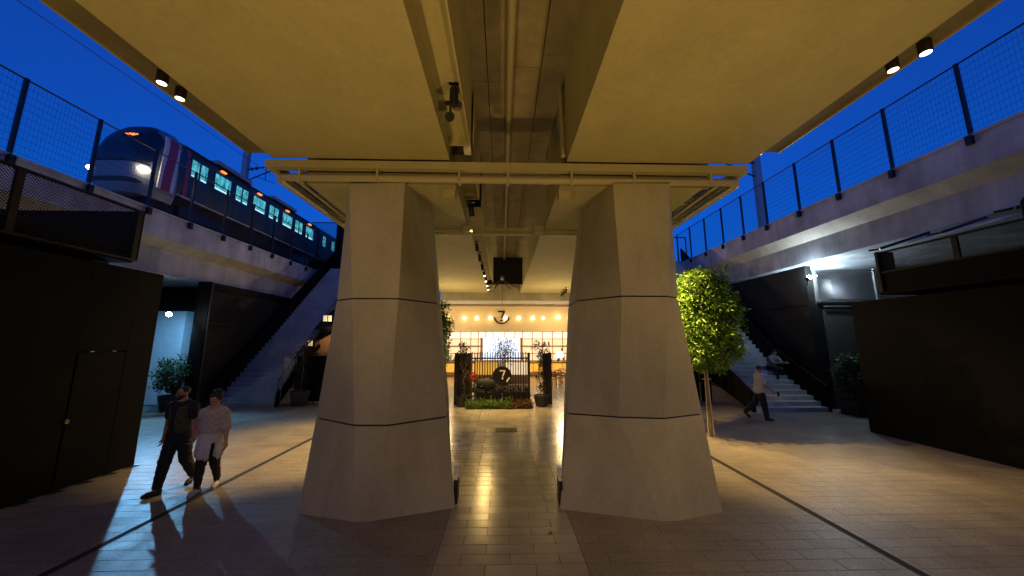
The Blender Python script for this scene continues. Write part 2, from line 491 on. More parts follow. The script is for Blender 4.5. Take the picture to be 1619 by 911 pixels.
# planks closing the channel between the girders
xs = [(-1.1,-.35),(-.332,.19),(.205,.76),(.778,1.3)]
for x0, x1 in xs:
    yy = -26.0 + (x0*1.7 % 1.3)
    while yy < 25.5:
        e = min(yy+2.9, 25.7)
        MB().box(x0, x1, yy, e-.014, 8.16 + (.0 if x0 < .1 else .02), TZ-.004).build('channel_plank', M['plank'], ov)
        yy += 2.9
# lighting trough along the left girder
for y0, y1 in ((-24, 6.30), (6.95, 8.9), (9.9, 25.4)):
    MB().box(-1.098, -.68, y0, y1, 6.62, 6.64).box(-.68, -.655, y0, y1, 6.46, 8.15).box(-1.098, -.68, y1-.04, y1, 6.44, 6.62).build('lighting_trough', M['soffit'], ov)
MB().box(-.80, -.66, 6.34, 6.52, 6.38, 6.50).build('trough_end_box', M['white'], ov)
MB().tube([(.17,-12,8.05),(.12,9,8.05),(.08,25.5,8.05)], .075, 10).build('conduit', M['pipe'], ov, smooth=40)
MB().tube([(1.24,6.75,8.15),(1.24,6.62,7.2),(1.22,6.45,6.34)], .05, 8).build('downpipe', M['pipe'], ov, smooth=40)
# crossheads over the pillars, with a gap between
MB().box(-4.02, -1.0, 6.72, 9.45, 5.8, 6.24).build('crosshead', M['soffit'], ov)
MB().box(1.18, 4.22, 6.72, 9.45, 5.8, 6.24).build('crosshead', M['soffit'], ov)
for x0, x1 in ((-4.0, -1.12), (1.32, 4.2)):
    MB().box(x0, x1, 6.80, 9.40, 6.245, 8.31).build('bearing_block', M['plank'], ov)
# gutter beam and pipes wrapped round the crosshead
MB().box(-4.78, 5.08, 6.50, 6.66, 6.055, 6.212).build('gutter_beam', M['soffit'], ov)
for X0, X1 in ((-4.78,-4.62),(4.92,5.08)):
    MB().box(X0, X1, 6.665, 9.6, 6.055, 6.212).build('gutter_beam', M['soffit'], ov)
pp = [(-4.55,9.75,5.88),(-4.58,6.72,5.88),(-4.50,6.60,5.88),(4.86,6.60,5.88),(4.94,6.72,5.88),(4.90,9.75,5.88)]
MB().tube(pp, .075, 12).build('drain_pipe', M['pipe'], ov, smooth=50)
pp = [(-4.40,6.70,5.995),(4.78,6.70,5.995)]
MB().tube(pp, .028, 8).build('small_pipe', M['pipe'], ov, smooth=50)
for x in (-4.1, -2.55, -.9, .1, 1.4, 2.7, 4.3): MB().box(x-.02, x+.02, 6.52, 6.715, 5.80, 6.055).build('pipe_bracket', M['pipe'], ov)
for X in (-4.3, 4.62):
    MB().tube([(X,6.75,5.93),(X,9.6,5.93)], .045, 8).build('small_pipe', M['pipe'], ov, smooth=50)
    for yy in (7.1, 8.0, 9.0): MB().box(min(X,X*.94)-.02, max(X,X*.94)+.02, yy-.03, yy+.03, 5.98, 6.04).build('pipe_bracket', M['pipe'], ov)
MB().tube([(-4.55,9.62,5.70),(4.9,9.62,5.70)], .05, 10).build('drain_pipe', M['pipe'], ov, smooth=50)
MB().box(-4.3, 4.6, 9.50, 9.60, 5.76, 5.84).build('gutter_beam', M['soffit'], ov)
for X, Y in ((-1.0,9.30),(1.02,9.30),(-1.16,7.0),(1.32,7.0)):
    MB().box(X-.13, X+.13, Y-.12, Y+.12, 5.62, 5.795).build('corbel', M['soffit'], ov)
# end wall of the channel, dark, and the far edge beam
MB().box(-4.7, 5.15, 25.705, 26.1, 5.70, 8.3).build('end_beam', M['plank'], ov)
MB().box(-1.09, 1.29, 22.3, 22.5, 6.35, 8.15).build('end_hatch', M['gap'], ov)

# ------------------------------------------------------------------ downlights under the deck edges
def downlight(x, y, label, power, group='cylinder downlights under the deck edge'):
    t = thing('downlight', (x, y, OZ), label, 'downlight', group)
    MB().lathe([(.070,-.20),(.076,-.19),(.076,-.02),(.05,-.015),(.05,0)], (x,y,OZ-.002), 20).build('housing', M['mesh_brown'], t, smooth=40)
    MB().lathe([(.062,-.206),(.062,-.199)], (x,y,OZ), 20).build('lens', LENS, t)
    if power: spot('downlight_beam', (x,y,OZ-.26), (x,y,0), power, 110, .7, parent=t)
    return t
LENS = emit('warm_lens', (1.0,.80,.50), 6.0)
P_D = 95
P_U = 520
downlight(-5.56, 5.12, 'left deck edge downlight, the one nearer the camera', P_D*.22)
downlight(-5.60, 5.48, 'left deck edge downlight, farther of the pair beside the train', P_D*.1)
downlight(6.14, 4.22, 'right deck edge downlight, brightest, nearer the camera', P_D*2.4)
downlight(6.02, 4.54, 'right deck edge downlight, farther of the close pair', P_D*1.6)
downlight(5.72, 6.95, 'right deck edge downlight at the end of the soffit, near the mast', P_D*.35)

# floodlights on the back of the crossheads
def flood(x, y, z, target, power, label, ang=120):
    t = thing('floodlight', (x, y, z), label, 'floodlight', 'floodlights behind the crossheads')
    d = (Vector(target) - Vector((x,y,z))).normalized()
    MB().cbox((x, y, z), (.28,.16,.2)).build('housing', M['steel'], t)
    MB().bar((x,y,z+.1), (x,y,z+.2), .05).build('bracket', M['steel'], t)
    c = Vector((x,y,z)) + d*.15
    spot('floodlight_beam', c, target, power, ang, .75, parent=t, radius=.04)
    return t
flood(-3.6, 9.3, 5.55, (-5.0, 9.4, 0), 2400, 'floodlight behind the left crosshead, hidden by its pillar', 66)
flood(3.75, 9.0, 5.55, (5.8, 8.7, 0), 2000, 'floodlight behind the right crosshead, hidden by its pillar', 72)
flood(3.9, 9.75, 5.50, (6.0, 9.75, 2.9), 1250, 'second floodlight behind the right crosshead, aimed at the tree', 74)

# added fill uplights, set in the paving below the frame to wash the soffits
def uplight(x, y, power, label):
    t = thing('fill_uplight', (x, y, 0), label, 'uplight', 'added fill uplights under the soffits')
    MB().lathe([(.14,-.02),(.15,.006),(.11,.006),(.10,.004),(.01,.004)], (x,y,0), 24).build('rim', M['grey_steel'], t, smooth=40)
    spot('fill_uplight_beam', (x,y,.06), (x,y+.35,6), power, 128, 1.0, (1,.60,.17), parent=t, radius=.10)
uplight(-2.9, 2.3, P_U, 'added ground uplight filling the left soffit')
uplight(3.2, 2.3, P_U, 'added ground uplight filling the right soffit')
def rear_wash(x, y, z, target, power, label):  # unseen lamps added behind the camera as warm fill on the pillar fronts
    t = thing('fill_floodlight', (x, y, z), label, 'floodlight', 'added fill lights behind the camera')
    MB().cbox((x,y,z), (.3,.2,.2)).build('housing', M['steel'], t)
    c = Vector((x,y+.14,z)); spot('rear_fill_beam', c, target, power, 66, .55, (1,.62,.22), parent=t, radius=.15)
rear_wash(-2.0, -8, 4.2, (-1.6, 5, 6.2), 520, 'added fill light behind the camera facing the left pillar')
rear_wash(2.2, -8, 4.2, (1.8, 5, 6.2), 520, 'added fill light behind the camera facing the right pillar')
# black track spotlights along the trough
def track_spot(x, y, z, label, lit, aim=(0,-.6,-.8), power=0, target=(0,12.8,0)):
    t = thing('track_spotlight', (x, y, z), label, 'spotlight', 'black track spotlights under the deck')
    d = Vector(aim).normalized(); c = Vector((x, y, z))
    MB().bar(c + Vector((0,0,.24)), c + Vector((0,0,.04)), .03, .03).box(x-.09, x+.09, y-.03, y+.03, z+.22, z+.245).build('bracket', M['steel'], t)
    a, b = c - d*.11, c + d*.13
    MB().tube([a - d*.04, a, b, b + d*.015], [.045,.068,.072,.078], 14).build('body', M['steel'], t, smooth=40)
    mm = LENS if lit else M['gap']
    MB().tube([b + d*.012, b + d*.018], [.06,.06], 14).build('lens', mm, t)
    if power: spot('track_beam', b + d*.04, target, power, 50, .8, parent=t)
    return t
track_spot(-.90, 5.25, 6.34, 'black spotlight pointing at the camera, hung from the trough before the first pipes', False, (.05,-.75,-.6))
track_spot(-.78, 4.85, 6.40, 'upright black spotlight with a short stem, in the trough before the first pipes', False, (0,.2,-1))
ordn = ['first','second','third','fourth','fifth','sixth','seventh','eighth']
for i, yy in enumerate((8.7, 12.9, 14.6, 16.5, 18.2, 19.9, 21.6, 23.2)):
    lit = i >= 4
    track_spot(-1.02 if i else -.85, yy, 6.22 if i else 6.05, '%s black track spotlight in the row behind the crosshead, %s' % (ordn[i], 'its lit lens towards us' if lit else 'turned away'), lit, (.1,-.4,-.85) if lit else (.08,.5,-.85), 170 if lit else 1100,
               (0, 12.8, 0) if lit else (.2*i-.3, min(14.3, yy+4.2), .1))
for i, yy in enumerate((23.0, 23.8, 24.6)):
    track_spot(4.3, yy, 6.0, '%s small spotlight of the three at the far right edge of the rear soffit' % ordn[i], True, (-.2,.5,-.8), 60, (3.6,28,1))

# hanging rod lamp under the dark hatch
t = thing('hanging_ornament', (-.05, 21.6, 6.4), 'round hub with radiating rods hanging below the dark hatch in the channel', 'ornament')
MB().lathe([(.02,-.14),(.1,-.1),(.14,0),(.1,.1),(.02,.14)], (-.05,21.6,6.62), 14).build('hub', M['grey_steel'], t, smooth=60)
for dx, dz in ((-.75,-.42),(-.45,-.5),(.45,-.5),(.75,-.42),(0,-.62)):
    MB().bar((-.05,21.6,6.55), (-.05+dx*1.2, 22.0, 6.6+dz*1.3), .035).build('rod', M['steel'], t)
MB().bar((-.05,21.6,6.5), (-.05,21.6,4.9), .02).build('cable', M['steel'], t)

# ------------------------------------------------------------------ side viaducts
def viaduct(sign, label, X, ztop, zf, zh, zb, y0, y1, joints):
    """sign -1 left, +1 right; fascia between ztop and zf, sloping haunch to zh, web down to zb"""
    t = thing('railway_viaduct', (sign*X, y0, ztop), label, 'viaduct')
    def q(x, z): return (sign*x, z)
    def pr(mb, poly, a, b): mb.prism_y(poly if sign > 0 else poly[::-1], a, b); return mb
    js = [y0] + joints + [y1]
    for a, b in zip(js[:-1], js[1:]):
        pr(MB(), [q(X,zf), q(X+.3,zf), q(X+.3,ztop-.08), q(X,ztop-.08)], a+.006, b-.006).build('fascia', M['viaduct'], t)
        pr(MB(), [q(X-.04,ztop-.08), q(X+.34,ztop-.08), q(X+.34,ztop), q(X-.04,ztop)], a+.006, b-.006).build('coping', M['viaduct'], t)
    pr(MB(), [q(X+.004,zf-.004), q(X+.42,zh), q(X+1.2,zh), q(X+1.2,zf-.004)], y0, y1).build('haunch', M['haunch'], t)
    pr(MB(), [q(X+.424,zb), q(X+5.5,zb), q(X+5.5,zh-.003), q(X+.424,zh-.003)], y0, y1).build('web', M['viaduct'], t)
    pr(MB(), [q(X+.31,ztop-.5), q(X+10,ztop-.5), q(X+10,ztop-.25), q(X+.31,ztop-.25)], y0, y1).build('track_bed', M['plank'], t)
    return t
viaduct(-1, 'pale concrete railway viaduct on the left carrying the train', 12, 7.12, 6.20, 5.92, 5.02, -45, 34, [-30, -11, 8.15, 19.5])
viaduct(1, 'weathered concrete viaduct on the right above the black hoarding', 12, 7.86, 6.96, 6.62, 5.80, -45, 30, [-30, -8, 16.9])

def mesh_bay(w, h):
    mb = MB(); t = .0013
    n = int(w/.05)
    for i in range(1, n):
        x = i*w/n
        mb.box(-t, t, x-t*.6, x+t*.6, 0, h)
    for i in range(11):
        z = h*i/10
        mb.box(-t*2, t*2, 0, w, z-t*2.2, z+t*2.2)
    me = bpy.data.meshes.new('mesh_panel'); me.from_pydata(mb.v, [], mb.f); me.materials.append(M['steel'])
    return me
def fence(X, zb, zt, ys, label, side):
    t = thing('mesh_fence', (X, ys[0], zb), label, 'fence')
    h = zt - zb
    me = mesh_bay(1.0, h-.12)
    for a, b in zip(ys[:-1], ys[1:]):
        o = link('mesh_panel', me, t); o.matrix_parent_inverse = Matrix(); o.location = (0, a-ys[0], .08); o.scale = (1, b-a, 1)
    for yv in ys:
        mb = MB().box(X-.035, X+.035, yv-.035, yv+.035, zb-.25, zt)
        mb.box(X-side*.075-.05, X-side*.075+.05, yv-.06, yv+.06, zb-.30, zb-.06)
        mb.build('post', M['steel'], t)
    MB().tube([(X, ys[0], zt-.03), (X, ys[-1], zt-.03)], .022, 6).build('top_rail', M['steel'], t)
    return t
fence(-12.02, 7.14, 9.15, [4.85, 6.43, 8.02, 9.63, 11.30, 12.85, 14.42, 16.0, 17.55, 19.1, 20.6], 'black mesh fence along the left viaduct, the train behind it', -1)
fence(12.02, 7.88, 9.90, [4.4, 6.1, 7.75, 9.53, 11.22, 12.87, 14.58, 16.11, 17.7, 19.3, 20.9, 22.5], 'black mesh fence along the right viaduct against the sky', 1)

# overhead line masts
def mast(x, y, z0, z1, dirx, label):
    t = thing('overhead_line_mast', (x, y, z0), label, 'mast')
    MB().box(x-.16, x+.16, y-.13, y+.13, z0, z1).build('post', M['grey_steel'], t)
    MB().bar((x,y,z1-2.2), (x+dirx*2.3,y,z1-1.8), .06).bar((x,y,z1-3.0), (x+dirx*2.3,y,z1-1.9), .05).bar((x+dirx*1.3,y,z1-1.95), (x+dirx*1.3,y,z1-2.9), .03).bar((x+dirx*.6,y,z1-2.6),(x+dirx*1.9,y,z1-3.05),.03).build('bracket_arm', M['steel'], t)
    m = MB()
    for f_ in (.18, .3): m.lathe([(.04,-.1),(.09,-.05),(.04,0),(.09,.05),(.04,.1)], (x+dirx*2.3*f_, y, z1-2.2+.4*f_), 8)
    m.build('insulator', M['steel'], t)
mast(-16.3, 20.6, 6.9, 15.5, 1, 'grey overhead line mast behind the train on the left viaduct')
mast(13.2, 16.3, 7.4, 14.0, -1, 'grey overhead line mast beside the right fence')
for (p, q, lab) in (((-13.6,-8,13.3), (-13.6,20.6,13.3), 'thin overhead wire running above the train'),
                    ((-14.5,-8,12.7), (-14.5,20.6,12.9), 'lower thin overhead wire above the train roof')):
    o = MB().tube([p, ((p[0]+q[0])/2, (p[1]+q[1])/2, p[2]-.12), q], .012, 5).build('overhead_wire', M['steel']); tag(o, lab, 'wire')

# ------------------------------------------------------------------ train
TX0, TX1 = -15.35, -13.2                          # far side, near side
M['train_blue'] = mat('train_body_blue_paint', (.026,.040,.050), .5, var=.15)
M['train_silver'] = mat('train_silver_paint', (.22,.26,.29), .42, metal=.15, var=.08)
M['train_white'] = mat('train_white_paint', (.55,.57,.60), .3, var=.05, coat=.4)
M['train_red'] = mat('train_red_paint', (.28,.012,.025), .3, var=.05, coat=.4)
M['train_glass'] = mat('train_windscreen', (.01,.016,.022), .06, var=.0, spec=.8)
M['train_win'] = emit('lit_window_glass', (.04,.36,.42), 1.0)
_nt = M['train_win'].node_tree
_tc = _nt.nodes.new('ShaderNodeTexCoord'); _mp = _nt.nodes.new('ShaderNodeMapping'); _mp.inputs['Scale'].default_value = (1,3.2,1.6)
_nz = _nt.nodes.new('ShaderNodeTexNoise'); _nz.inputs['Scale'].default_value = 2.2
_cr = _nt.nodes.new('ShaderNodeValToRGB'); _cr.color_ramp.elements[0].position = .35; _cr.color_ramp.elements[0].color = (.012,.13,.17,1); _cr.color_ramp.elements[1].position = .68; _cr.color_ramp.elements[1].color = (.12,.60,.62,1)
_nt.links.new(_tc.outputs['Object'], _mp.inputs[0]); _nt.links.new(_mp.outputs[0], _nz.inputs['Vector']); _nt.links.new(_nz.outputs[0], _cr.inputs[0]); _nt.links.new(_cr.outputs[0], _nt.nodes['Principled BSDF'].inputs['Emission Color'])
M['train_tube'] = emit('window_tube_light', (.75,.95,1.0), 1.3)
M['orange_lamp'] = emit('orange_marker_lamp', (1.0,.28,.05), 1.6)
M['head_lamp'] = emit('headlamp_lens', (1.0,.78,.5), 30)
t = thing('metro_train', ((TX0+TX1)/2, 12.3, 7.6), 'blue metro train with lit windows and red and white nose on the left viaduct', 'train')
zb, zr = 8.46, 10.95
def section(yc, inset=0, zl=zb, zt_=zr, front=0):
    """body cross-section ring at yc"""
    a, b = TX0+inset, TX1-inset; h = zt_
    return [(a+.10,yc,zl),(b-.10,yc,zl),(b,yc,zl+.25),(b,yc,h-.75),(b-.10,yc,h-.35),(b-.38,yc,h-.10),(b-.85,yc,h),(a+.85,yc,h),(a+.38,yc,h-.10),(a+.10,yc,h-.35),(a,yc,h-.75),(a,yc,zl+.25)]
def flip(r): return r[::-1]
body = MB().loft([section(13.35), section(23.75)][::-1])
body.build('body', M['train_blue'], t, smooth=35)
MB().loft([[ (p[0], p[1], p[2]+.012) if p[2] > zr-.3 else (p[0], p[1], zr-.27) for p in section(yv, .05)] for yv in (23.7, 13.5)]).build('roof', M['train_silver'], t, smooth=35)
# nose: one rounded surface, flat-fronted in plan, raked back towards the roof
cxm = (TX0+TX1)/2
HW = (TX1-TX0)/2
def nose_pt(u, z, out=0.0):
    k = max(0, (z-(zr-.75))/.75)
    w = HW*(1-.36*k**2.4) - .10*max(0, (zb+.1-z)/.5)**2
    y0 = 11.92 + .75*max(0, (z-9.25)/1.7)**1.9 + .10*max(0, (9.0-z)/.8)**2
    yb = 13.36
    f_ = abs(u)**4.5
    return (cxm + u*(w+out*.6), y0 + (yb-y0)*(.52*f_+.48*abs(u)**14) - out*(1-f_*.8), z)
def grid_skin(u0, u1, z0, z1, nu, nz, out, round_=0, thick=.04):
    vs = []
    for i in range(nz+1):
        z = z0+(z1-z0)*i/nz
        sh = 1 - round_*abs(2*i/nz-1)**4
        for j in range(nu+1):
            q = 2*j/nu-1
            vs.append(nose_pt((u0+u1)/2 + (u1-u0)/2*q*sh, z, out))
    n = nu+1
    fs = [(i*n+j, i*n+j+1, (i+1)*n+j+1, (i+1)*n+j) for i in range(nz) for j in range(nu)]
    back = len(vs)
    vs += [(x, y_+thick, z) for x, y_, z in vs]
    fs += [tuple(back+k for k in f[::-1]) for f in fs]
    edge = [j for j in range(n)] + [i*n+nu for i in range(1, nz+1)] + [nz*n+j for j in range(nu-1, -1, -1)] + [i*n for i in range(nz-1, 0, -1)]
    for a_, b_ in zip(edge, edge[1:]+edge[:1]): fs.append((b_, a_, back+a_, back+b_))
    return MB().add(vs, fs)
nu_, nz_ = 40, 16
mb = MB(); vs = []
for i in range(nz_+1):
    for j in range(nu_+1):
        q = 2*j/nu_-1; q = math.copysign(abs(q)**.6, q)
        vs.append(nose_pt(q, zb-.45 + (zr-zb+.45)*i/nz_))
n = nu_+1
mb.add(vs, [(i*n+j, i*n+j+1, (i+1)*n+j+1, (i+1)*n+j) for i in range(nz_) for j in range(nu_)] + [tuple(range(nz_*n, nz_*n+n)), tuple(range(n-1, -1, -1)), tuple(i*n for i in range(nz_, -1, -1)) + tuple(i*n+nu_ for i in range(nz_+1))])
mb.build('cab', M['train_silver'], t, smooth=50)
grid_skin(-.90, .90, 9.22, 10.62, 28, 10, .022, .08).build('windscreen', M['train_glass'], t, smooth=50)
grid_skin(-.80, .80, 10.63, 10.90, 20, 4, .012, .05).build('roof_dome', M['train_blue'], t, smooth=50)
grid_skin(-.86, .86, 9.12, 9.19, 24, 2, .02).build('grille', M['steel'], t, smooth=50)
grid_skin(-.80, .80, 8.36, 8.52, 24, 3, .02, .1).build('bumper', M['train_blue'], t, smooth=50)
dp = grid_skin(-.02, .50, 10.22, 10.42, 6, 2, .04, thick=.03).build('destination_display', M['steel'], t)
m = MB()
for (u, z) in ((.06,10.34),(.12,10.30),(.18,10.36),(.24,10.31),(.30,10.35),(.36,10.30),(.42,10.33),(.15,10.27),(.33,10.27)):
    x, yy, z = nose_pt(u, z, .052); m.box(x-.04, x+.04, yy-.008, yy+.004, z-.022, z+.022)
m.build('display_text', M['orange_lamp'], dp)
for u in (-.80, .82):
    x, yy, z = nose_pt(u, 8.93, .06)
    MB().lathe([(.02,-.09),(.13,-.06),(.17,0),(.13,.06),(.02,.09)], (x, yy, z), 14).build('headlight', M['head_lamp'], t, smooth=60)
# red and white bands behind the cab, near side and far side
def side_box(y0, y1, z0, z1, name, m_, dx=.012, par=t):
    return MB().box(TX1-.03, TX1+dx, y0, y1, z0, z1).build(name, m_, par)
def band(y0, y1, lean, m_, dx, z0=zb-.05, z1=zr-.36):
    mb = MB(); vs = []
    zs = [z0 + (z1-z0)*i/8 for i in range(9)]
    for z in zs:
        f_ = (z-z0)/(z1-z0); o_ = lean*f_**1.5
        for yv in (y0+o_, y1+o_):
            vs += [(TX1+dx - (.0 if z < zr-.75 else .10*(z-(zr-.75))/.40), yv, z)]
    n = len(vs); fs = [(2*i, 2*i+1, 2*i+3, 2*i+2) for i in range(8)]
    vs += [(x-.05, y_, z) for x, y_, z in vs]
    fs += [tuple(n+k for k in f[::-1]) for f in fs]
    e = [2*i for i in range(9)] + [2*i+1 for i in range(8, -1, -1)]
    fs += [(a_, b_, n+b_, n+a_) for a_, b_ in zip(e, e[1:]+e[:1])]
    return mb.add(vs, fs)
band(12.62, 12.80, .12, M['train_white'], .012).build('white_stripe', M['train_white'], t)
band(12.74, 13.10, .16, M['train_red'], .016).build('red_stripe', M['train_red'], t)
band(13.05, 13.26, .14, M['train_white'], .012).build('white_stripe', M['train_white'], t)
band(13.62, 13.80, 0, M['train_red'], .010).build('red_stripe', M['train_red'], t)
side_box(13.30, 13.60, 9.45, 10.2, 'cab_door_window', M['train_glass'], .02)
# saloon: door pairs and windows, all lit
def lit_window(y0, y1, name='window', z0=9.50, z1=10.24, par=t, tube=True):
    f_ = MB().box(TX1-.02, TX1+.010, y0-.05, y1+.05, z0-.06, z1+.06).build(name + '_frame' if name == 'window' else name, M['steel'], par)
    MB().box(TX1-.02, TX1+.016, y0, y1, z0, z1).build('pane', M['train_win'], f_)
    if tube: MB().box(TX1-.02, TX1+.020, y0+.04, y1-.08, z0+.02, z0+.075).build('tube_light', M['train_tube'], f_)
    return f_
for k in range(4):
    yo = 13.80 + 2.43*k
    for a, b in ((.06,.40),(.50,.82)):
        d_ = MB().box(TX1-.02, TX1+.008, yo+a-.05, yo+b+.05, zb+.1, 10.36).build('door', M['train_blue'], t)
        MB().box(TX1-.02, TX1+.016, yo+a, yo+b, 9.50, 10.24).build('door_pane', M['train_win'], d_)
        MB().box(TX1-.02, TX1+.020, yo+a+.03, yo+b-.03, 9.52, 9.57).build('tube_light', M['train_tube'], d_)
    lit_window(yo+1.24, yo+2.13)
    MB().box(TX1-.1, TX1+.03, yo+1.55, yo+1.80, 10.46, 10.53).build('marker_lamp', M['orange_lamp'], t)
MB().box(TX0+.25, TX1-.25, 12.6, 23.6, 7.75, zb+.02).build('underframe', M['gap'], t)
for yv in (13.9, 21.6):
    bg_ = MB().box(TX1-.35, TX1-.12, yv-.2, yv+2.2, 7.72, 8.1).build('bogie', M['steel'], t)
    for dy in (.3, 1.7):
        MB().tube([(TX1-.34,yv+dy,7.65),(TX1-.20,yv+dy,7.65)], .36, 18).build('wheel', M['steel'], bg_, smooth=40)
MB().box(TX1-.02, TX1+.02, 13.4, 23.7, zb+.0, zb+.05).build('sill_strip', M['train_white'], t)
for yv in (15.5, 19.5): MB().box(cxm-.75, cxm+.75, yv, yv+2.2, zr-.02, zr+.17).build('roof_unit', M['train_silver'], t)
MB().box(TX0+.5, TX1-.5, 23.76, 24.1, 8.6, 10.6).build('gangway', M['gap'], t)
t2 = thing('metro_carriage', ((TX0+TX1)/2, 24.1, 7.6), 'second blue metro carriage at the far end, behind the station railing', 'train')
MB().loft([section(24.12), section(34)][::-1]).build('body', M['train_blue'], t2, smooth=35)
for k in range(3):
    lit_window(24.5+1.3*k, 24.9+1.3*k, par=t2, tube=False)
MB().box(TX0+.25, TX1-.25, 24.2, 33.6, 7.75, zb+.02).build('underframe', M['gap'], t2)
spot('headlight_beam', (-13.35, 11.7, 8.99), (-13.1, 0, 7.6), 60, 50, .8, (1,.8,.55))

# ------------------------------------------------------------------ black hoardings
t = thing('hoarding_wall', (-7.85, 8, 0), 'tall black hoarding wall on the left with a flush door', 'wall')
ys = [-24, -12, -5, -3, -1.6, -.2, 1.2, 2.6, 4.0, 5.4, 6.62, 7.46, 7.99]
wt = 4.12
for a, b in zip(ys[:-1], ys[1:]):
    if abs(a-6.62) < .01:
        MB().box(-8.1, -7.85, a+.004, b-.004, 2.42, wt).build('board', M['black'], t)
        continue
    MB().box(-8.1, -7.85, a+.0015, b-.0015, .0, wt).build('board', M['black'], t)
MB().box(-11.5, -8.102, 7.75, 7.985, 0, wt).build('return_wall', M['black'], t)
MB().box(-8.095, -7.90, 6.62, 7.46, 0, 2.42).build('door_gap', M['gap'], t)
d_ = MB().box(-7.90, -7.848, 6.65, 7.445, .03, 2.385).build('door', M['black'], t)
MB().box(-7.848, -7.82, 6.62, 6.67, 1.14, 1.21).tube([(-7.82,6.65,1.18),(-7.79,6.65,1.18)], .012, 8).build('latch', M['brass'], d_)
for yv in (6.85, 7.22): MB().box(-7.848, -7.835, yv-.035, yv+.035, 2.40, 2.42).build('hinge', M['brass'], d_)
MB().box(-7.87, -7.846, 3.0, 7.98, .0, .012).build('base_strip', M['gap'], t)

t = thing('hoarding_wall', (10.7, 10.2, 0), 'long plain black hoarding wall on the right', 'wall')
ys = [-24, -12, -6, -3, -.5, 2, 4.5, 7.0, 8.6, 10.18]
for a, b in zip(ys[:-1], ys[1:]):
    MB().box(10.7, 10.95, a+.0015, b-.0015, 0, 3.78).build('board', M['black'], t)
MB().box(10.952, 14.5, 9.95, 10.175, 0, 3.78).build('return_wall', M['black'], t)

# ------------------------------------------------------------------ mesh screens above the hoardings
def lattice(w, h, pitch=.055, s=.012):
    """diagonal expanded-metal lattice in the local YZ plane"""
    mb = MB()
    n = int((w+h)/pitch)
    for sgn in (1, -1):
        for i in range(1, n):
            c = i*pitch
            y0, z0 = (c, 0) if c <= w else (w, c-w)
            y1, z1 = (0, c) if c <= h else (c-h, h)
            if sgn < 0: y0, y1 = w-y0, w-y1
            if math.hypot(y1-y0, z1-z0) < .03: continue
            mb.bar((sgn*.003, y0, z0), (sgn*.003, y1, z1), s, .004)
    return mb
def screen_y(X, y0, y1, z0, z1, t, posts, m_):
    """mesh screen in the plane x = X"""
    o = lattice(y1-y0, z1-z0).build('mesh_sheet', m_, t); o.matrix_parent_inverse = Matrix()
    o.location = Vector((X, y0, z0)) - t.location
    for p in posts: MB().box(X-.03, X+.03, p-.05, p+.05, z0-.02, z1+.02).build('post', m_, t)
    MB().box(X-.04, X+.04, y0, y1, z1, z1+.04).build('top_rail', m_, t)
    MB().box(X-.06, X+.06, y0, y1, z0-.05, z0).build('bottom_rail', m_, t)
t = thing('mesh_screen', (-8.3, 7.7, 4.4), 'bronze mesh screen box above the left black hoarding', 'screen')
screen_y(-8.3, -1, 7.70, 4.42, 5.52, t, (5.72, 7.67), M['mesh_brown'])
MB().box(-11.3, -8.27, 7.72, 7.76, 4.40, 5.56).build('end_panel', M['black'], t)
MB().box(-11.4, -8.30, -1, 7.70, 4.34, 4.366).build('floor_plate', M['black'], t)
MB().box(-8.85, -8.55, -1, 7.6, 4.37, 4.84).build('inner_upstand', M['black2'], t)
MB().box(-9.6, -8.7, 7.3, 7.6, 4.0, 4.33).build('support_block', M['black2'], t)

t = thing('mesh_screen', (10.5, 9, 3.9), 'bronze mesh screen box above the right black hoarding', 'screen')
screen_y(10.5, -1, 9.0, 4.50, 5.02, t, (7.4, 5.2), M['mesh_brown'])
MB().box(10.47, 10.53, -1, 9.0, 3.95, 4.449).build('lower_panel', M['black'], t)
MB().box(10.42, 10.9, 8.995, 9.06, 3.93, 5.07).build('end_panel', M['mesh_brown'], t)
MB().box(10.3, 13.2, -1, 9.0, 3.86, 3.93).build('floor_plate', M['black'], t)
MB().box(10.9, 13.2, 8.96, 9.0, 3.94, 4.4).build('inner_upstand', M['black2'], t)

# lit plant cage farther back on the right
t = thing('mesh_cage', (12.8, 13.5, 4.2), 'floodlit mesh cage under the right viaduct, grey and open topped', 'cage')
m = lattice(2.55, 1.2, .065, .022)
o = m.build('mesh_sheet', M['steel'], t); o.matrix_parent_inverse = Matrix()
o.rotation_euler = (0, 0, R(-90)); o.location = (0.02, 0, .12)
MB().box(12.78, 12.86, 13.44, 13.52, 4.2, 5.56).box(15.3, 15.42, 13.44, 13.52, 4.2, 5.56).box(12.861, 15.3, 13.44, 13.52, 5.47, 5.54).box(12.861, 15.3, 13.42, 13.54, 4.2, 4.30).build('frame', M['grey_steel'], t)
MB().box(12.8, 15.4, 15.4, 15.5, 4.2, 5.5).build('back_panel', M['pot_grey'], t)
MB().box(12.7, 15.5, 13.55, 15.5, 4.10, 4.19).build('floor_plate', M['grey_steel'], t)
MB().box(13.0, 14.6, 13.43, 13.46, 3.98, 4.04).build('edge_strip', M['grey_steel'], t)
LP = emit('cold_lamp_lens', (.70,.90,1.0), 120)
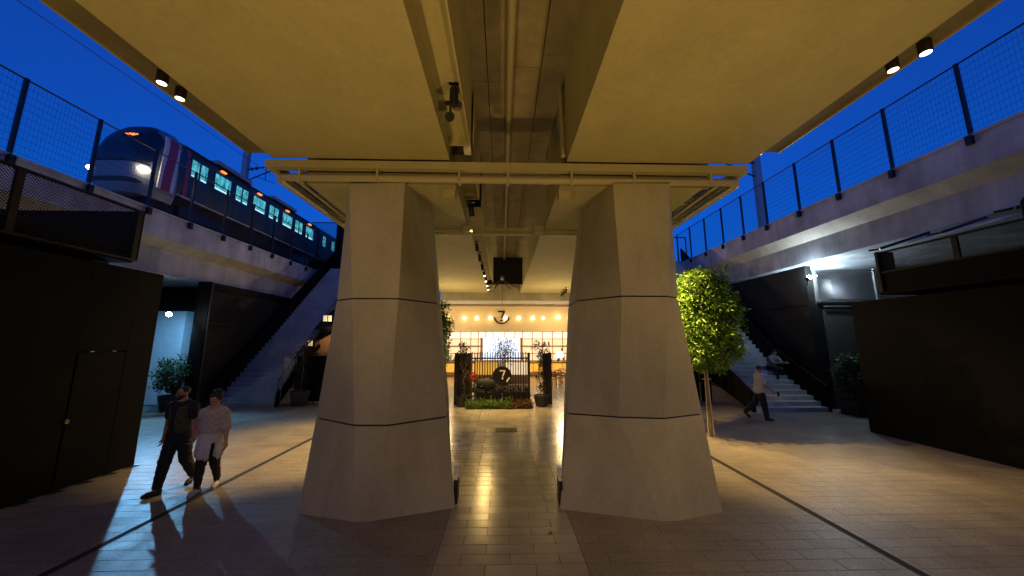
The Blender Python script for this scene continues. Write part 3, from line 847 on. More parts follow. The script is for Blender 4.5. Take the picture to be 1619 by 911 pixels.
def cold_lamp(loc, label, power, color, target, name='cold_floodlight', ang=None):
    f_ = thing('cold_floodlight', loc, label, 'floodlight')
    d = (Vector(target) - Vector(loc)).normalized()
    c = Vector(loc)
    MB().tube([c - d*.10, c - d*.02], .085, 12).build('housing', M['steel'], f_)
    MB().lathe([(.08*math.sin(math.pi*k/8)+.001, -.08*math.cos(math.pi*k/8)) for k in range(9)], c + d*.03, 14).build('lens', LP, f_, smooth=80)
    MB().bar(c - d*.09, c - d*.09 + Vector((0,0,-.25)), .03).build('bracket', M['steel'], f_)
    if ang: spot('cold_beam', c + d*.13, c + d*5, power, ang, .6, color, .05, f_)
    else: point('cold_glow', c + d*.14, power, color, .07, f_)
    return f_
cold_lamp((12.25, 13.15, 5.12), 'cold white work light on the corner of the mesh cage on the right', 230, WHITE_COLD, (12.6, 13.0, 5.5))
cold_lamp((13.7, 14.4, 5.40), 'second cold work light inside the mesh cage, just under the viaduct', 420, WHITE_COLD, (13.7, 14.5, 5.8))
for sg, lab in ((-1, 'dark end wall deep under the left viaduct'), (1, 'dark end wall deep under the right viaduct')):
    t = thing('under_viaduct_wall', (sg*17.4, 5, 0), lab, 'wall')
    MB().box(min(sg*17.3, sg*17.5), max(sg*17.3, sg*17.5), -30, 24, 0, 5.0 if sg < 0 else 5.78).build('panel', M['black2'], t)
# white sheet roof panels and clutter along the top of the hoarding box
o = MB().add([(11.75,7.4,5.44),(12.3,7.4,5.60),(12.40,9.5,5.66),(12.0,9.5,5.46),(11.75,7.4,5.47),(12.3,7.4,5.63),(12.40,9.5,5.69),(12.0,9.5,5.49)],
             [(0,1,2,3),(7,6,5,4),(0,3,7,4),(3,2,6,7),(2,1,5,6),(1,0,4,5)]).build('roof_sheet', M['white'])
tag(o, 'pale sheet leaning by the bent pipe over the right hoarding', 'sheet')
for (p, q, lab) in (((11.6,9.9,5.42),(12.35,9.2,5.72),'dark beam end resting beside the white sheet, nearest the mesh cage'), ((11.6,8.4,5.45),(12.3,8.0,5.72),'dark beam end just behind the pale sheet'), ((11.3,6.9,5.52),(11.9,6.7,5.62),'short dark beam nearest the bent pipe')):
    o = MB().bar(p, q, .09, .07).bar(Vector(p)+Vector((0,.05,0)), Vector(p)+Vector((0,.3,.02)), .05).build('steel_beam', M['steel']); tag(o, lab, 'beam', 'steel beams over the right hoarding')
o = MB().tube([(10.75,6.45,5.05),(10.72,6.42,5.45),(10.74,6.36,5.55),(10.80,6.28,5.60),(10.85,6.10,5.62),(10.87,5.9,5.63)], .025, 8).build('bent_pipe', M['steel'], smooth=50)
tag(o, 'thin black bent pipe rising above the right mesh screen', 'pipe')

# dark walls under the viaducts, behind the stairs
t = thing('black_kiosk_wall', (12.5, 13.5, 0), 'dark boarded wall beside the right stairs, under the viaduct', 'wall')
for a, b in ((13.52,15.5),(15.5,17.5),(17.5,20),(20,24)):
    MB().box(12.48, 12.75, a+.004, b-.004, 0, 5.70).build('board', M['black2'], t)
    MB().box(12.465, 12.48, a+.1, b-.1, 4.04, 4.10).build('ledge', M['black'], t)
MB().box(13.02, 14.32, 13.52, 13.75, 0, 3.9).build('pier', M['pot_grey'], t)
MB().box(12.752, 13.0, 13.53, 13.7, 0, 4.08).box(14.34, 17, 13.53, 13.7, 0, 4.08).build('front_board', M['black2'], t)
MB().box(12.752, 18, 18, 18.2, 0, 5.70).build('back_board', M['black2'], t)

t = thing('black_kiosk', (-11.9, 14, 0), 'black boarded kiosk under the viaduct, behind the left potted bush', 'kiosk')
for a, b in ((14.02,15.9),(15.9,17.9),(17.9,19.9),(19.9,24)):
    MB().box(-12.3, -11.82, a+.004, b-.004, 0, 4.62).build('board', M['black2'], t)
    MB().box(-12.3, -11.83, a+.004, b-.004, 4.624, 4.98).build('fascia_board', M['black'], t)
MB().box(-11.80, -11.76, 14.05, 15.3, 3.30, 3.36).build('ledge', M['steel'], t)
MB().box(-12.32, -11.80, 13.96, 14.01, 0, 5.0).build('end_post', M['black'], t)
MB().box(-11.798, -11.75, 13.98, 14.03, 0, 4.98).build('corner_trim', M['pot'], t)
MB().box(-17, -12.33, 15.6, 15.8, 0, 5.0).build('recess_wall', M['black2'], t)
t = thing('rendered_wall', (-14, 15, 0), 'pale rendered wall under the left cold floodlight', 'wall')
MB().box(-16.5, -13.75, 15.2, 15.58, 0, 3.9).build('panel', M['cyanwall'], t)
MB().box(-16.5, -13.73, 15.17, 15.195, 0, .12).build('skirting', M['cyanwall'], t)
cold_lamp((-12.5, 13.13, 3.62), 'dazzling cold blue floodlight on the left, above the potted bush', 820, COLD, (-9.6, 9.4, 0), ang=100)
spot('cold_wall_beam', (-12.58, 13.25, 3.55), (-13.9, 15.1, 1.6), 420, 120, 1.0, COLD, .05)

# ------------------------------------------------------------------ stairs
def stairs(label, x0, x1, flights, y0):
    t = thing('staircase', ((x0+x1)/2, y0, 0), label, 'stairs')
    yv, z = y0, 0
    prof = [(yv, 0)]
    for n, ri, tr in flights:
        for i in range(n):
            MB().box(x0, x1, yv, yv+tr+.03, max(0, z-.02), z+ri).build('step', M['step'], t)
            z += ri; yv += tr; prof.append((yv, z))
    m = MB()
    m.box(x0, x1, yv, yv+4, z-.25, z-.003).build('landing', M['step'], t)
    return t, prof, yv, z
sl, profL, yL, zL = stairs('long steep concrete stairs on the left, climbing to the platform beside the train', -11.5, -9.12, [(44,.18,.202)], 14.45)
sr, profR, yR, zR = stairs('concrete stairs on the right with a person sitting on them', 9.4, 12.15, [(9,.168,.285),(34,.19,.205)], 12.95)
def string(t, x, prof, w, lo, hi, m_, name):
    poly = [(y_, max(0, z_+lo)) for y_, z_ in prof]
    top = [(y_, z_+hi) for y_, z_ in prof]
    MB().prism_x([(prof[0][0]-.02, 0)] + poly[1:] + top[::-1], x-w/2, x+w/2).build(name, m_, t)
pl = [profL[0], profL[-1]]
string(sl, -11.56, pl, .1, -.6, .95, M['black'], 'parapet')
string(sl, -9.05, pl, .1, -.5, .55, M['black'], 'stringer')
pr_ = [profR[0], profR[9], profR[-1]]
string(sr, 12.22, pr_, .1, -.6, .95, M['black'], 'parapet')
string(sr, 9.33, pr_, .1, -.6, .75, M['black'], 'parapet')
def handrail(t, x, prof, h, m_):
    a, b = prof
    MB().tube([(x, a[0], a[1]+h), (x, b[0], b[1]+h), (x, b[0]+1.5, b[1]+h)], .025, 8).build('handrail', m_, t)
    m = MB()
    n = 60
    for i in range(n):
        f_ = i/(n-1); yy = a[0]+(b[0]-a[0])*f_; zz = a[1]+(b[1]-a[1])*f_
        m.box(x-.008, x+.008, yy-.008, yy+.008, zz+.5, zz+h)
    m.build('balusters', m_, t)['kind'] = 'stuff'
handrail(sl, -9.05, pl, 1.05, M['steel'])
# platform at the stair heads
t = thing('station_railing', (-11.7, 24.2, 8.0), 'dark station railing with upright bars at the head of the left stairs', 'railing')
m = MB()
for i in range(26):
    MB().box(-13.0+i*.07-.009, -13.0+i*.07+.009, 22.69, 22.71, 7.95, 10.6).build('bar', M['steel'], t)
MB().box(-13.05, -11.2, 22.68, 22.72, 10.6, 10.65).build('top_rail', M['steel'], t)
MB().box(-13.0, -11.2, 22.6, 22.75, 7.4, 7.94).build('base', M['black'], t)
MB().box(-11.3, -10.9, 22.6, 24.6, 7.3, 10.9).build('end_post', M['black'], t)
t = thing('station_railing', (12.0, 23.4, 8.0), 'small dark railing at the head of the right stairs against the sky', 'railing')
for xx in (11.4, 11.8, 12.3, 12.9): MB().box(xx-.03, xx+.03, 23.0, 23.06, 7.6, 9.9).build('post', M['steel'], t)
MB().box(11.4, 12.9, 23.0, 23.06, 9.84, 9.9).build('top_rail', M['steel'], t)

# ------------------------------------------------------------------ plants
def leaves(name, centers, size, m_, parent, seed, aspect=.5, droop=.3, out=None):
    rg = np.random.default_rng(seed)
    c = np.asarray(centers); n = len(c)
    d = rg.normal(size=(n,3)); d[:,2] -= droop
    if out is not None: d += np.asarray(out)*.9
    d /= np.linalg.norm(d, axis=1, keepdims=True)
    r = rg.normal(size=(n,3)); sd = np.cross(d, r); sd /= np.linalg.norm(sd, axis=1, keepdims=True)
    nr = np.cross(sd, d)
    L = (size*rg.uniform(.6, 1.35, n))[:,None]; w = L*aspect*.5
    v = np.stack([c, c + d*L*.5 + sd*w + nr*w*.35, c + d*L, c + d*L*.5 - sd*w + nr*w*.35], 1).reshape(-1,3)
    f = np.arange(4*n).reshape(-1,4)
    me = bpy.data.meshes.new(name); me.from_pydata(v.tolist(), [], f.tolist()); me.update(); me.materials.append(m_)
    return link(name, me, parent)
def clumps(n, per, rad, sampler, seed):
    rg = np.random.default_rng(seed); cs = []; outs = []
    for i in range(n):
        c = np.array(sampler(rg)); p = rg.normal(size=(per,3))
        p /= np.maximum(1e-6, np.linalg.norm(p, axis=1, keepdims=True)); q = p*(rad*rg.uniform(.35, 1, (per,1))*rg.uniform(.7,1.3))
        cs.append(c + q); outs.append(p)
    return np.concatenate(cs), np.concatenate(outs)

def crown_tree(name, x, y, z0, z1, rx, ry, label, seed, n=300, stakes=True, lean=0):
    t = thing(name, (x, y, 0), label, 'tree')
    zc = (z0+z1)/2; hz = (z1-z0)/2
    MB().tube([(x,y,-.02),(x+.02,y+.01,.8),(x+.0,y,1.6),(x+.05,y,z0+.5),(x+.1,y,zc),(x+.12,y,z1-.6)], [.036,.031,.029,.03,.024,.01], 9).build('trunk', M['bark'], t, smooth=60)
    m = MB(); rg = np.random.default_rng(seed)
    for i in range(14):
        za = z0 + .15 + (z1-z0-.8)*i/14; a = i*2.4; l = .75
        m.tube([(x+.06,y,za),(x+.06+math.cos(a)*rx*.5,y+math.sin(a)*ry*.5,za+.25),(x+.06+math.cos(a)*rx*l,y+math.sin(a)*ry*l,za+.55)], [.022,.014,.006], 5)
    m.build('limbs', M['bark'], t)
    def samp(r):
        while True:
            p = r.uniform(-1, 1, 3)
            q = abs(p[0])**5 + abs(p[1])**4 + abs(p[2])**6
            if q < 1 and q > .05:
                s = 1 - .16*max(0, p[2])**2 + .07*math.sin(p[2]*8+p[0]*3+seed) + r.normal()*.05
                edge = -.10*max(0, p[0])*max(0, p[2])*hz
                return (x + .06 + p[0]*rx*s, y + p[1]*ry*s, zc + edge + p[2]*hz*(1+.04*math.sin(p[0]*7+p[1]*5)) + r.normal()*.05)
    c, o = clumps(n, 44, .19, samp, seed)
    leaves('crown', c, .115, M['leaf_tree'], t, seed+1, .42, .9, o)
    if stakes:
        for dx, dy in ((-.045,.03),(.045,-.03)):
            MB().tube([(x+dx*1.3,y+dy,0),(x+dx*.7,y+dy*.5,z0-.1)], .016, 6).build('stake', M['stake'], t)
        MB().tube([(x-.1,y+.04,1.55),(x+.1,y-.05,1.55)], .015, 6).build('stake_tie', M['stake'], t)
    return t
crown_tree('leafy_tree', 5.80, 9.85, 1.88, 4.62, .78, .68, 'clipped leafy tree with pale stakes beside the right pillar', 11, 430)
crown_tree('leafy_tree', -2.72, 12.6, 1.75, 4.15, .72, .7, 'leafy tree mostly hidden behind the inner edge of the left pillar', 23, 170, False)

def bush(x, y, rx, ry, z0, z1, label, pot, seed, n=120):
    t = thing('potted_bush', (x, y, 0), label, 'potted plant')
    if pot == 'round':
        MB().lathe([(.30,0),(.36,.05),(.44,.45),(.46,.55),(.42,.55),(.40,.46),(.02,.46)], (x,y,0), 24).build('pot', M['pot'], t, smooth=40)
    else:
        MB().loft([[(x-.42,y-.3,0),(x+.42,y-.3,0),(x+.42,y+.3,0),(x-.42,y+.3,0)],[(x-.47,y-.34,.52),(x+.47,y-.34,.52),(x+.47,y+.34,.52),(x-.47,y+.34,.52)],[(x-.42,y-.3,.52),(x+.42,y-.3,.52),(x+.42,y+.3,.52),(x-.42,y+.3,.52)],[(x-.42,y-.3,.44),(x+.42,y-.3,.44),(x+.42,y+.3,.44),(x-.42,y+.3,.44)]]).build('pot', M['pot'], t)
    MB().lathe([(.36,.44),(.30,.475),(.02,.49)], (x,y,0), 14).build('soil', M['soil'], t)
    m = MB(); rg = np.random.default_rng(seed)
    for i in range(16):
        a = i*2.4; rr = rg.uniform(.3, .85)
        m.tube([(x+rg.normal()*.06,y+rg.normal()*.06,.45),(x+math.cos(a)*rx*rr*.5,y+math.sin(a)*ry*rr*.5,z0+(z1-z0)*.4),(x+math.cos(a)*rx*rr,y+math.sin(a)*ry*rr,z0+(z1-z0)*rg.uniform(.6,.9))], [.016,.011,.004], 5)
    m.build('stems', M['bark'], t)
    def samp(r):
        while True:
            p = r.uniform(-1, 1, 3); q = np.linalg.norm(p)
            if .3 < q < 1: return (x + p[0]*rx*(.8+.25*p[2]+r.normal()*.06), y + p[1]*ry, (z0+z1)/2 + p[2]*(z1-z0)/2*(1+r.normal()*.06))
    c, o = clumps(n, 22, .15, samp, seed)
    leaves('foliage', c, .12, M['leaf_bush'], t, seed+1, .45, .2, o)
    return t
bush(-12.72, 14.05, .80, .62, .55, 2.12, 'leafy bush in a dark round pot under the cold floodlight', 'round', 31)
bush(12.85, 12.45, .72, .55, .55, 2.10, 'leafy bush in a dark square planter beside the right stairs', 'square', 37, 190)

def climber(x, y, z1, label, seed, pot='pot'):
    t = thing('potted_climber', (x, y, 0), label, 'potted plant', 'potted climbers beside the slatted screen')
    MB().lathe([(.20,0),(.23,.03),(.30,.38),(.31,.44),(.27,.44),(.26,.38),(.02,.38)], (x,y,0), 22).build('pot', M[pot], t, smooth=40)
    MB().lathe([(.25,.37),(.02,.40)], (x,y,0), 12).build('soil', M['soil'], t)
    m = MB(); rg = np.random.default_rng(seed)
    for i in range(5):
        p = [(x+rg.normal()*.05, y+rg.normal()*.05, .38)]
        for k in range(1, 7): p.append((x+rg.normal()*.11, y+rg.normal()*.09, .38 + (z1-.55)*k/6))
        m.tube(p, [.012]*6+[.004], 5)
    m.build('stems', M['bark'], t)
    def samp(r):
        z = r.uniform(.45, 1)**.9; a = r.uniform(0, 6.28); w = (.27 if z > .9 else .17+.07*math.sin(z*17+seed))*r.uniform(.3, 1.1)
        return (x+math.cos(a)*w, y+math.sin(a)*w, .42 + (z1-.42)*(z*1.7-.7))
    c, o = clumps(70, 12, .10, samp, seed)
    leaves('foliage', c, .085, M['leaf_dark'], t, seed+1, .45, .5, o)
    return t
climber(-1.60, 14.45, 2.52, 'tall dark climber in a charcoal pot left of the slatted screen', 41)
climber(1.58, 14.45, 2.55, 'tall dark climber in a charcoal pot right of the slatted screen', 47)

# ------------------------------------------------------------------ slatted screen with the round emblem
def seven(mb, cx, y, cz, h, dep, smile=True):
    """numeral seven with a dot below, over a smile-shaped arc (built in the XZ plane facing -Y)"""
    w = h*.62
    mb.box(cx-w*.55, cx+w*.5, y-dep, y, cz+h*.36, cz+h*.5)
    mb.prism_y([(cx-w*.12,cz-h*.22),(cx+w*.12,cz-h*.22),(cx+w*.5,cz+h*.3597),(cx+w*.22,cz+h*.3597)], y-dep, y)
    mb.tube([(cx-w*.02,y,cz-h*.42),(cx-w*.02,y-dep,cz-h*.42)], h*.11, 14)
    if smile:
        n = 16; r0, r1 = h*.62, h*.76
        for i in range(n):
            a0 = math.pi*(1.06 + .88*i/n); a1 = math.pi*(1.06 + .88*(i+1)/n)
            mb.prism_y([(cx+r0*math.cos(a0),cz+r0*math.sin(a0)),(cx+r1*math.cos(a0),cz+r1*math.sin(a0)),(cx+r1*math.cos(a1),cz+r1*math.sin(a1)),(cx+r0*math.cos(a1),cz+r0*math.sin(a1))], y-dep, y)
    return mb
t = thing('slatted_screen', (-.1, 14.9, 0), 'screen of thin upright brown slats with a round emblem, between the two climbers', 'screen')
nsl = 23
for i in range(nsl):
    x = -1.30 + i*(2.40/(nsl-1))
    MB().box(x-.018, x+.018, 14.88, 14.94, .05, 2.14 + (.0 if i % 3 else .02)).build('slat', M['slat'], t)
MB().box(-1.34, 1.14, 14.941, 14.98, .30, .36).build('rail', M['slat'], t)
MB().box(-1.34, 1.14, 14.941, 14.98, 1.86, 1.92).build('rail', M['slat'], t)
for x0, x1 in ((-2.03,-1.88),(-1.46,-1.33),(1.06,1.16),(1.92,2.08)):
    MB().box(x0, x1, 14.78, 15.0, 0, 2.12).build('post', M['darkwood'], t)
MB().box(-1.879, -1.47, 14.95, 15.0, 0, 2.08).build('side_board', M['darkwood'], t)
MB().box(1.72, 1.919, 14.95, 15.0, 0, 2.1).build('side_board', M['darkwood'], t)
t = thing('round_emblem', (-.02, 14.6, 1.18), 'dark round disc with a pale number seven, in front of the slats', 'sign')
MB().tube([(-.02,14.66,1.18),(-.02,14.60,1.18)], .385, 32).build('disc', M['black2'], t, smooth=40)
n = 32; m = MB()
for i in range(n):
    a0, a1 = 2*math.pi*i/n, 2*math.pi*(i+1)/n
    m.prism_y([(-.02+.36*math.cos(a0),1.18+.36*math.sin(a0)),(-.02+.40*math.cos(a0),1.18+.40*math.sin(a0)),(-.02+.40*math.cos(a1),1.18+.40*math.sin(a1)),(-.02+.36*math.cos(a1),1.18+.36*math.sin(a1))], 14.575, 14.665)
m.build('rim', M['gap'], t)
mb = MB(); seven(mb, .0, 14.598, 1.24, .36, .02, False); mb.build('numeral', M['white'], t)
MB().prism_y([(.17,.92),(.29,1.06),(.31,1.13),(.24,1.12),(.15,.98)], 14.58, 14.598).build('emblem_mark', M['white'], t)
MB().box(-.06, .02, 14.62, 14.66, .6, .80).build('stand', M['steel'], t)
# dark planting trough and low planting bed
t = thing('planter_trough', (-.1, 14.6, 0), 'low dark trough with dusky foliage under the round emblem', 'planter')
for a, b in ((-1.12,-.02),(-.01,1.02)):
    MB().box(a, b, 14.42, 14.8, .0, .56).build('box', M['black2'], t)
MB().box(-1.1, 1.0, 14.44, 14.78, .56, .575).build('soil', M['soil'], t)
rg = np.random.default_rng(5)
c = np.stack([rg.uniform(-1.25,1.1,1500), rg.uniform(14.38,14.85,1500), .55+np.abs(rg.normal(0,.13,1500))], 1)
leaves('foliage', c, .10, M['leaf_dark'], t, 6, .4, .2)
t = thing('covered_cart', (-.75, 14.55, .6), 'dark blue covered bundle on the trough, left of the round emblem', 'bundle')
blue = mat('dark_blue_cloth', (.006,.010,.017), .7, var=.3, scale=8, bump=.3, bscale=15)
rings = []
for i in range(9):
    f_ = i/8; xx = -1.08 + .80*f_; r_ = .24*math.sin(math.pi*min(1, .12+.8*f_))**.6
    rings.append([(xx, 14.58 + .16*math.cos(a)*r_/.24, .86 + r_*math.sin(a)*(1 + .1*math.sin(i*2+a*3))) for a in [2*math.pi*k/14 for k in range(14)]])
MB().loft(rings).build('cloth', blue, t, smooth=60)
c = np.stack([rg.normal(-1.22,.07,160), rg.normal(14.5,.05,160), rg.normal(1.14,.08,160)], 1)
fl = thing('red_flowers', (-1.22, 14.5, .6), 'cluster of red flowers at the left end of the trough', 'flowers')
tag(leaves('petals', c, .07, M['leaf_red'], fl, 8, .7, 0), kind='stuff')
m = MB()
for i in range(5): m.tube([(-1.2+i*.01,14.52,.57),(-1.24+.03*i,14.5,1.1)], .006, 4)
m.build('stems', M['leaf_bush'], fl)
rg = np.random.default_rng(9)
def bed(x0, x1, n, m_, name, lab, seed):
    r = np.random.default_rng(seed)
    c = np.stack([r.uniform(x0,x1,n), r.uniform(13.85,14.4,n), np.abs(r.normal(0,.11,n))], 1)
    o = leaves(name, c, .14, m_, None, seed, .28, -.8); tag(o, lab, 'ground cover', kind='stuff')
bed(-1.42, .35, 2600, M['leaf_cover'], 'green_ground_cover', 'bright green low planting in front of the trough', 51)
bed(.25, 1.15, 1200, M['leaf_rust'], 'rusty_ground_cover', 'reddish brown low planting at the right of the green bed', 52)
MB_ = MB().box(-1.4, 1.15, 13.9, 14.4, .0, .03).build('planting_soil', M['soil']); tag(MB_, kind='stuff', label='dark soil under the low planting', cat='soil')

# ------------------------------------------------------------------ shop at the back
sh = thing('shop', (0, 26, 0), 'warmly lit shop front with a backlit grid wall and a cream fascia', 'shop')
PANEL = emit('backlit_panel', (1.0,.78,.48), .85)
PANEL2 = emit('backlit_panel_bright', (1.0,.88,.68), 1.05)
SCREEN = emit('video_screen_glow', (.62,.76,1.0), 1.25)
YEL = emit('lit_counter_front', (1.0,.50,.07), .65)
MB().box(-9.0, 9.6, 26.0, 26.25, 3.33, 5.24).build('fascia', M['plaster'], sh)
MB().box(-9.0, 9.6, 25.9, 26.3, 5.245, 5.32).build('cornice', M['wood'], sh)
MB().box(-9.0, 9.6, 26.1, 26.3, 5.325, 5.72).build('upper_fascia', M['white'], sh)
MB().box(-9.0, 9.6, 26.26, 29.4, 3.62, 3.75).build('ceiling', M['white'], sh)
MB().box(-9.2, -9.01, 24.0, 29.4, 0, 5.7).build('side_wall', M['plaster'], sh)
MB().box(9.61, 9.8, 24.0, 29.4, 0, 5.7).build('side_wall', M['plaster'], sh)
MB().box(-9.2, 9.8, 29.2, 29.4, 0, 3.6).build('back_wall', M['plaster'], sh)
zr_ = [1.02, 1.62, 2.24, 2.82, 3.42]
r4 = random.Random(4)
x = -7.8; widths = []
while x < 8.2:
    w = r4.choice((.62,.85,.85,.98)); widths.append((x, x+w)); x += w
for a, b in widths:
    for k in range(4):
        if a > -1.75 and b < 1.6 and k < 3: continue
        MB().box(a+.03, b-.03, 29.08, 29.19, zr_[k]+.03, zr_[k+1]-.03).build('light_panel', PANEL2 if k == 3 else PANEL, sh)
    MB().box(a-.025, a+.025, 28.95, 29.07, .9, 3.6).build('mullion', M['wood'], sh)
for z in zr_: MB().box(-7.8, 8.2, 28.90, 28.949, z-.025, z+.025).build('shelf_rail', M['wood'], sh)
MB().box(-7.8, 8.2, 28.7, 28.85, 2.16, 2.26).build('shelf_beam', M['wood'], sh)
for xx in (-1.75, 1.55): MB().box(xx-.09, xx+.09, 28.55, 28.69, 0, 2.9).build('post', M['wood'], sh)
sc = MB().box(-1.62, 1.42, 28.6, 28.66, 1.1, 2.86).build('video_screen', SCREEN, sh)
for xx in (-.62, .42): MB().box(xx-.012, xx+.012, 28.585, 28.599, 1.1, 2.86).build('screen_joint', M['white'], sc)
for xx in (5.6, 7.0): MB().tube([(xx,28.2,0),(xx,28.2,3.6)], .09, 10).build('post', M['wood'], sh)
m = MB(); r5 = random.Random(8)
for k in range(4):
    xx = -7.6
    while xx < 8:
        w = r5.uniform(.05,.16); h_ = r5.uniform(.10,.42)
        if r5.random() < .26 and k < 3 and not (-1.75 < xx < 1.5 and k < 3): m.box(xx, xx+w, 28.86, 28.95, zr_[k]+.026, zr_[k]+.026+h_)
        xx += w + r5.uniform(.03,.22)
m.build('shelf_goods', M['wood'], sh)['kind'] = 'stuff'
# number on the fascia
t = thing('fascia_emblem', (-.1, 25.95, 4.3), 'bronze number seven over a curved smile on the cream fascia', 'sign')
mb = MB(); seven(mb, -.1, 25.985, 4.50, .80, .07); mb.build('numeral', M['mesh_brown'], t)
GLOBE = emit('globe_lamp_glass', (1.0,.74,.32), 10)
gx = [705, 734, 754, 775, 799, 820, 842, 859, 883, 903]
gl = ['leftmost globe lamp on the cream fascia, by the leafy tree','second globe lamp from the left on the fascia','third globe lamp from the left on the fascia','globe lamp just left of the bronze seven','globe lamp partly behind the bronze seven, on its right','first globe lamp right of the bronze seven','fourth globe lamp from the right on the fascia','third globe lamp from the right, small and orange','second globe lamp from the right on the fascia','rightmost globe lamp on the fascia, by the right pillar']
for i, (gxx, lab) in enumerate(zip(gx, gl)):
    p = inv(gxx, 503 - (1.5 if i == 8 else 0), Y=25.75)
    t = thing('globe_lamp', p, lab, 'lamp', 'globe lamps along the shop fascia')
    r_ = .10 if i == 7 else .13
    MB().lathe([(r_*math.sin(math.pi*k/10)+.001, -r_*math.cos(math.pi*k/10)) for k in range(11)], p, 16).build('globe', GLOBE, t, smooth=80)
    MB().tube([(p[0],p[1]+r_-.01,p[2]),(p[0],25.998,p[2])], .03, 8).build('stem', M['brass'], t)
# counters
def counter(x0, x1, y, label):
    t = thing('shop_counter', ((x0+x1)/2, y, 0), label, 'counter')
    MB().box(x0-.1, x1+.1, y-.1, y+.7, .98, 1.06).build('top', M['wood'], t)
    n = max(2, int((x1-x0)/.75))
    for i in range(n):
        a = x0+(x1-x0)*i/n; b = x0+(x1-x0)*(i+1)/n
        MB().box(a+.03, b-.03, y, y+.05, .25, .9).build('lit_panel', YEL, t)
    MB().box(x0, x1, y+.06, y+.65, 0, .975).build('carcass', M['wood'], t)
    r = random.Random(int(x0*10)); m = MB()
    for i in range(12):
        xx = r.uniform(x0, x1); hh = r.uniform(.1, .35); m.lathe([(.05,0),(.06,hh*.6),(.03,hh*.8),(.03,hh)], (xx, y+r.uniform(.1,.5), 1.062), 8)
    m.build('bottles', M['darkwood'], t)
    return t
counter(-7.2, -2.0, 27.2, 'lit wooden counter at the back of the shop, left side')
counter(1.6, 7.8, 27.2, 'lit wooden counter at the back of the shop, right side')
p = inv(885, 566, Y=27.4)
t = thing('table_lamp', (p[0], 27.45, 1.06), 'glowing white table lamp on the right counter', 'lamp')
MB().lathe([(.10,0),(.02,.03),(.02,.35)], (p[0],27.45,1.062), 10).build('stand', M['brass'], t)
MB().lathe([(.34,0),(.24,.46),(.02,.465)], (p[0],27.45,1.38), 18).build('shade', emit('lamp_shade_glow', (1,.85,.62), 3), t, smooth=40)
# chairs and customers' tables seen through the slats
def chair(x, y, rz, label):
    t = thing('wooden_chair', (x, y, 0), label, 'chair', 'wooden chairs in the shop')
    t.rotation_euler = (0, 0, rz)
    mk = lambda mb, nm: setattr(mb.build(nm, M['wood'], t), 'matrix_parent_inverse', Matrix())
    mk(MB().box(-.22,.22,-.22,.22,.43,.47), 'seat')
    for sx in (-.2,.2):
        mk(MB().bar((sx,-.2,0),(sx,-.2,.43),.04), 'leg'); mk(MB().bar((sx,.2,0),(sx,.24,.86),.04), 'leg')
    for z in (.60,.72,.84): mk(MB().box(-.18,.18,.20,.24,z-.03,z+.03), 'back_slat')
    return t
chair(3.05, 20.6, 2.6, 'wooden chair with slatted back beside the right pillar, nearest of the row')
chair(3.45, 21.6, 2.8, 'wooden chair in the shop, behind the nearest one')
chair(3.9, 22.8, 2.8, 'wooden chair farthest back in the shop, near the counter')
t = thing('wooden_table', (4.0, 21.2, 0), 'wooden table beside the row of chairs in the shop', 'table')
MB().box(3.7, 4.9, 20.6, 22.6, .72, .76).build('top', M['wood'], t)
for xx in (3.76, 4.84):
    for yy in (20.66, 22.54): MB().box(xx-.03, xx+.03, yy-.03, yy+.03, 0, .72).build('leg', M['wood'], t)
# display shelves glimpsed between the slats
for x, lab, cl in ((-1.0,'low display stand with yellow front behind the slats, left','y'),(.9,'low display stand with pale goods behind the slats, right','w')):
    t = thing('display_stand', (x, 22, 0), lab, 'display stand')
    for i in range(3):
        MB().box(x-.7+i*.47, x-.7+i*.47+.43, 22, 22.04, .55, 1.3).build('front_panel', YEL if cl == 'y' else PANEL, t)
    MB().box(x-.75, x+.75, 22.05, 22.6, 0, 1.34).build('carcass', M['wood'], t)
c = np.stack([rg.normal(.1,.32,700), rg.normal(21,.25,700), rg.normal(2.0,.38,700)], 1)
t = thing('indoor_plant', (.1, 21, 0), 'pale olive plant standing behind the slats in front of the screen', 'plant')
leaves('foliage', c, .13, leaf_mat('olive_leaf', (.20,.17,.06), .4), t, 77, .4, .1)
MB().tube([(.1,21,0),(.1,21,1.9)], .03, 6).build('stem', M['bark'], t)
MB().lathe([(.2,0),(.28,.4),(.02,.4)], (.1,21,0), 14).build('pot', M['pot_grey'], t)
point('shop_fill_light', (-3.6, 22.4, 3.4), 420, (1,.70,.33), .15)  # added lights without fixtures, brightening the shop front and rear soffit
point('shop_fill_light', (3.8, 22.4, 3.4), 420, (1,.70,.33), .15)

# ------------------------------------------------------------------ café terrace corner beside the left stairs
t = thing('slatted_fence', (-8.4, 15.3, 0), 'dark slatted fence panels beside the left stairs', 'fence')
for i in range(11):
    x = -8.95 + i*.165
    MB().box(x, x+.15, 15.5 + (.0 if i % 2 else .012), 15.54, .05, 1.98).build('board', M['black'], t)
for x in (-9.0, -8.2, -7.2): MB().box(x-.03, x+.03, 15.545, 15.6, 0, 2.02).build('post', M['steel'], t)
t = thing('glass_balustrade', (-9.0, 15, 0), 'small clear glass balustrade with a steel edge at the foot of the left stairs', 'balustrade')
MB().box(-9.02, -9.0, 14.6, 15.4, .25, 1.95).build('pane', glass('balustrade_glass', (.5,.6,.65), .03, .18), t)
MB().box(-9.04, -8.98, 14.57, 14.6, 0, 1.97).build('edge_post', M['grey_steel'], t)
x, y = -8.42, 14.95
t = thing('potted_climber', (x, y, 0), 'dark climber in a grey pot at the foot of the left stairs', 'potted plant')
MB().lathe([(.26,0),(.30,.04),(.37,.5),(.38,.58),(.34,.58),(.32,.5),(.02,.5)], (x,y,0), 22).build('pot', M['pot_grey'], t, smooth=40)
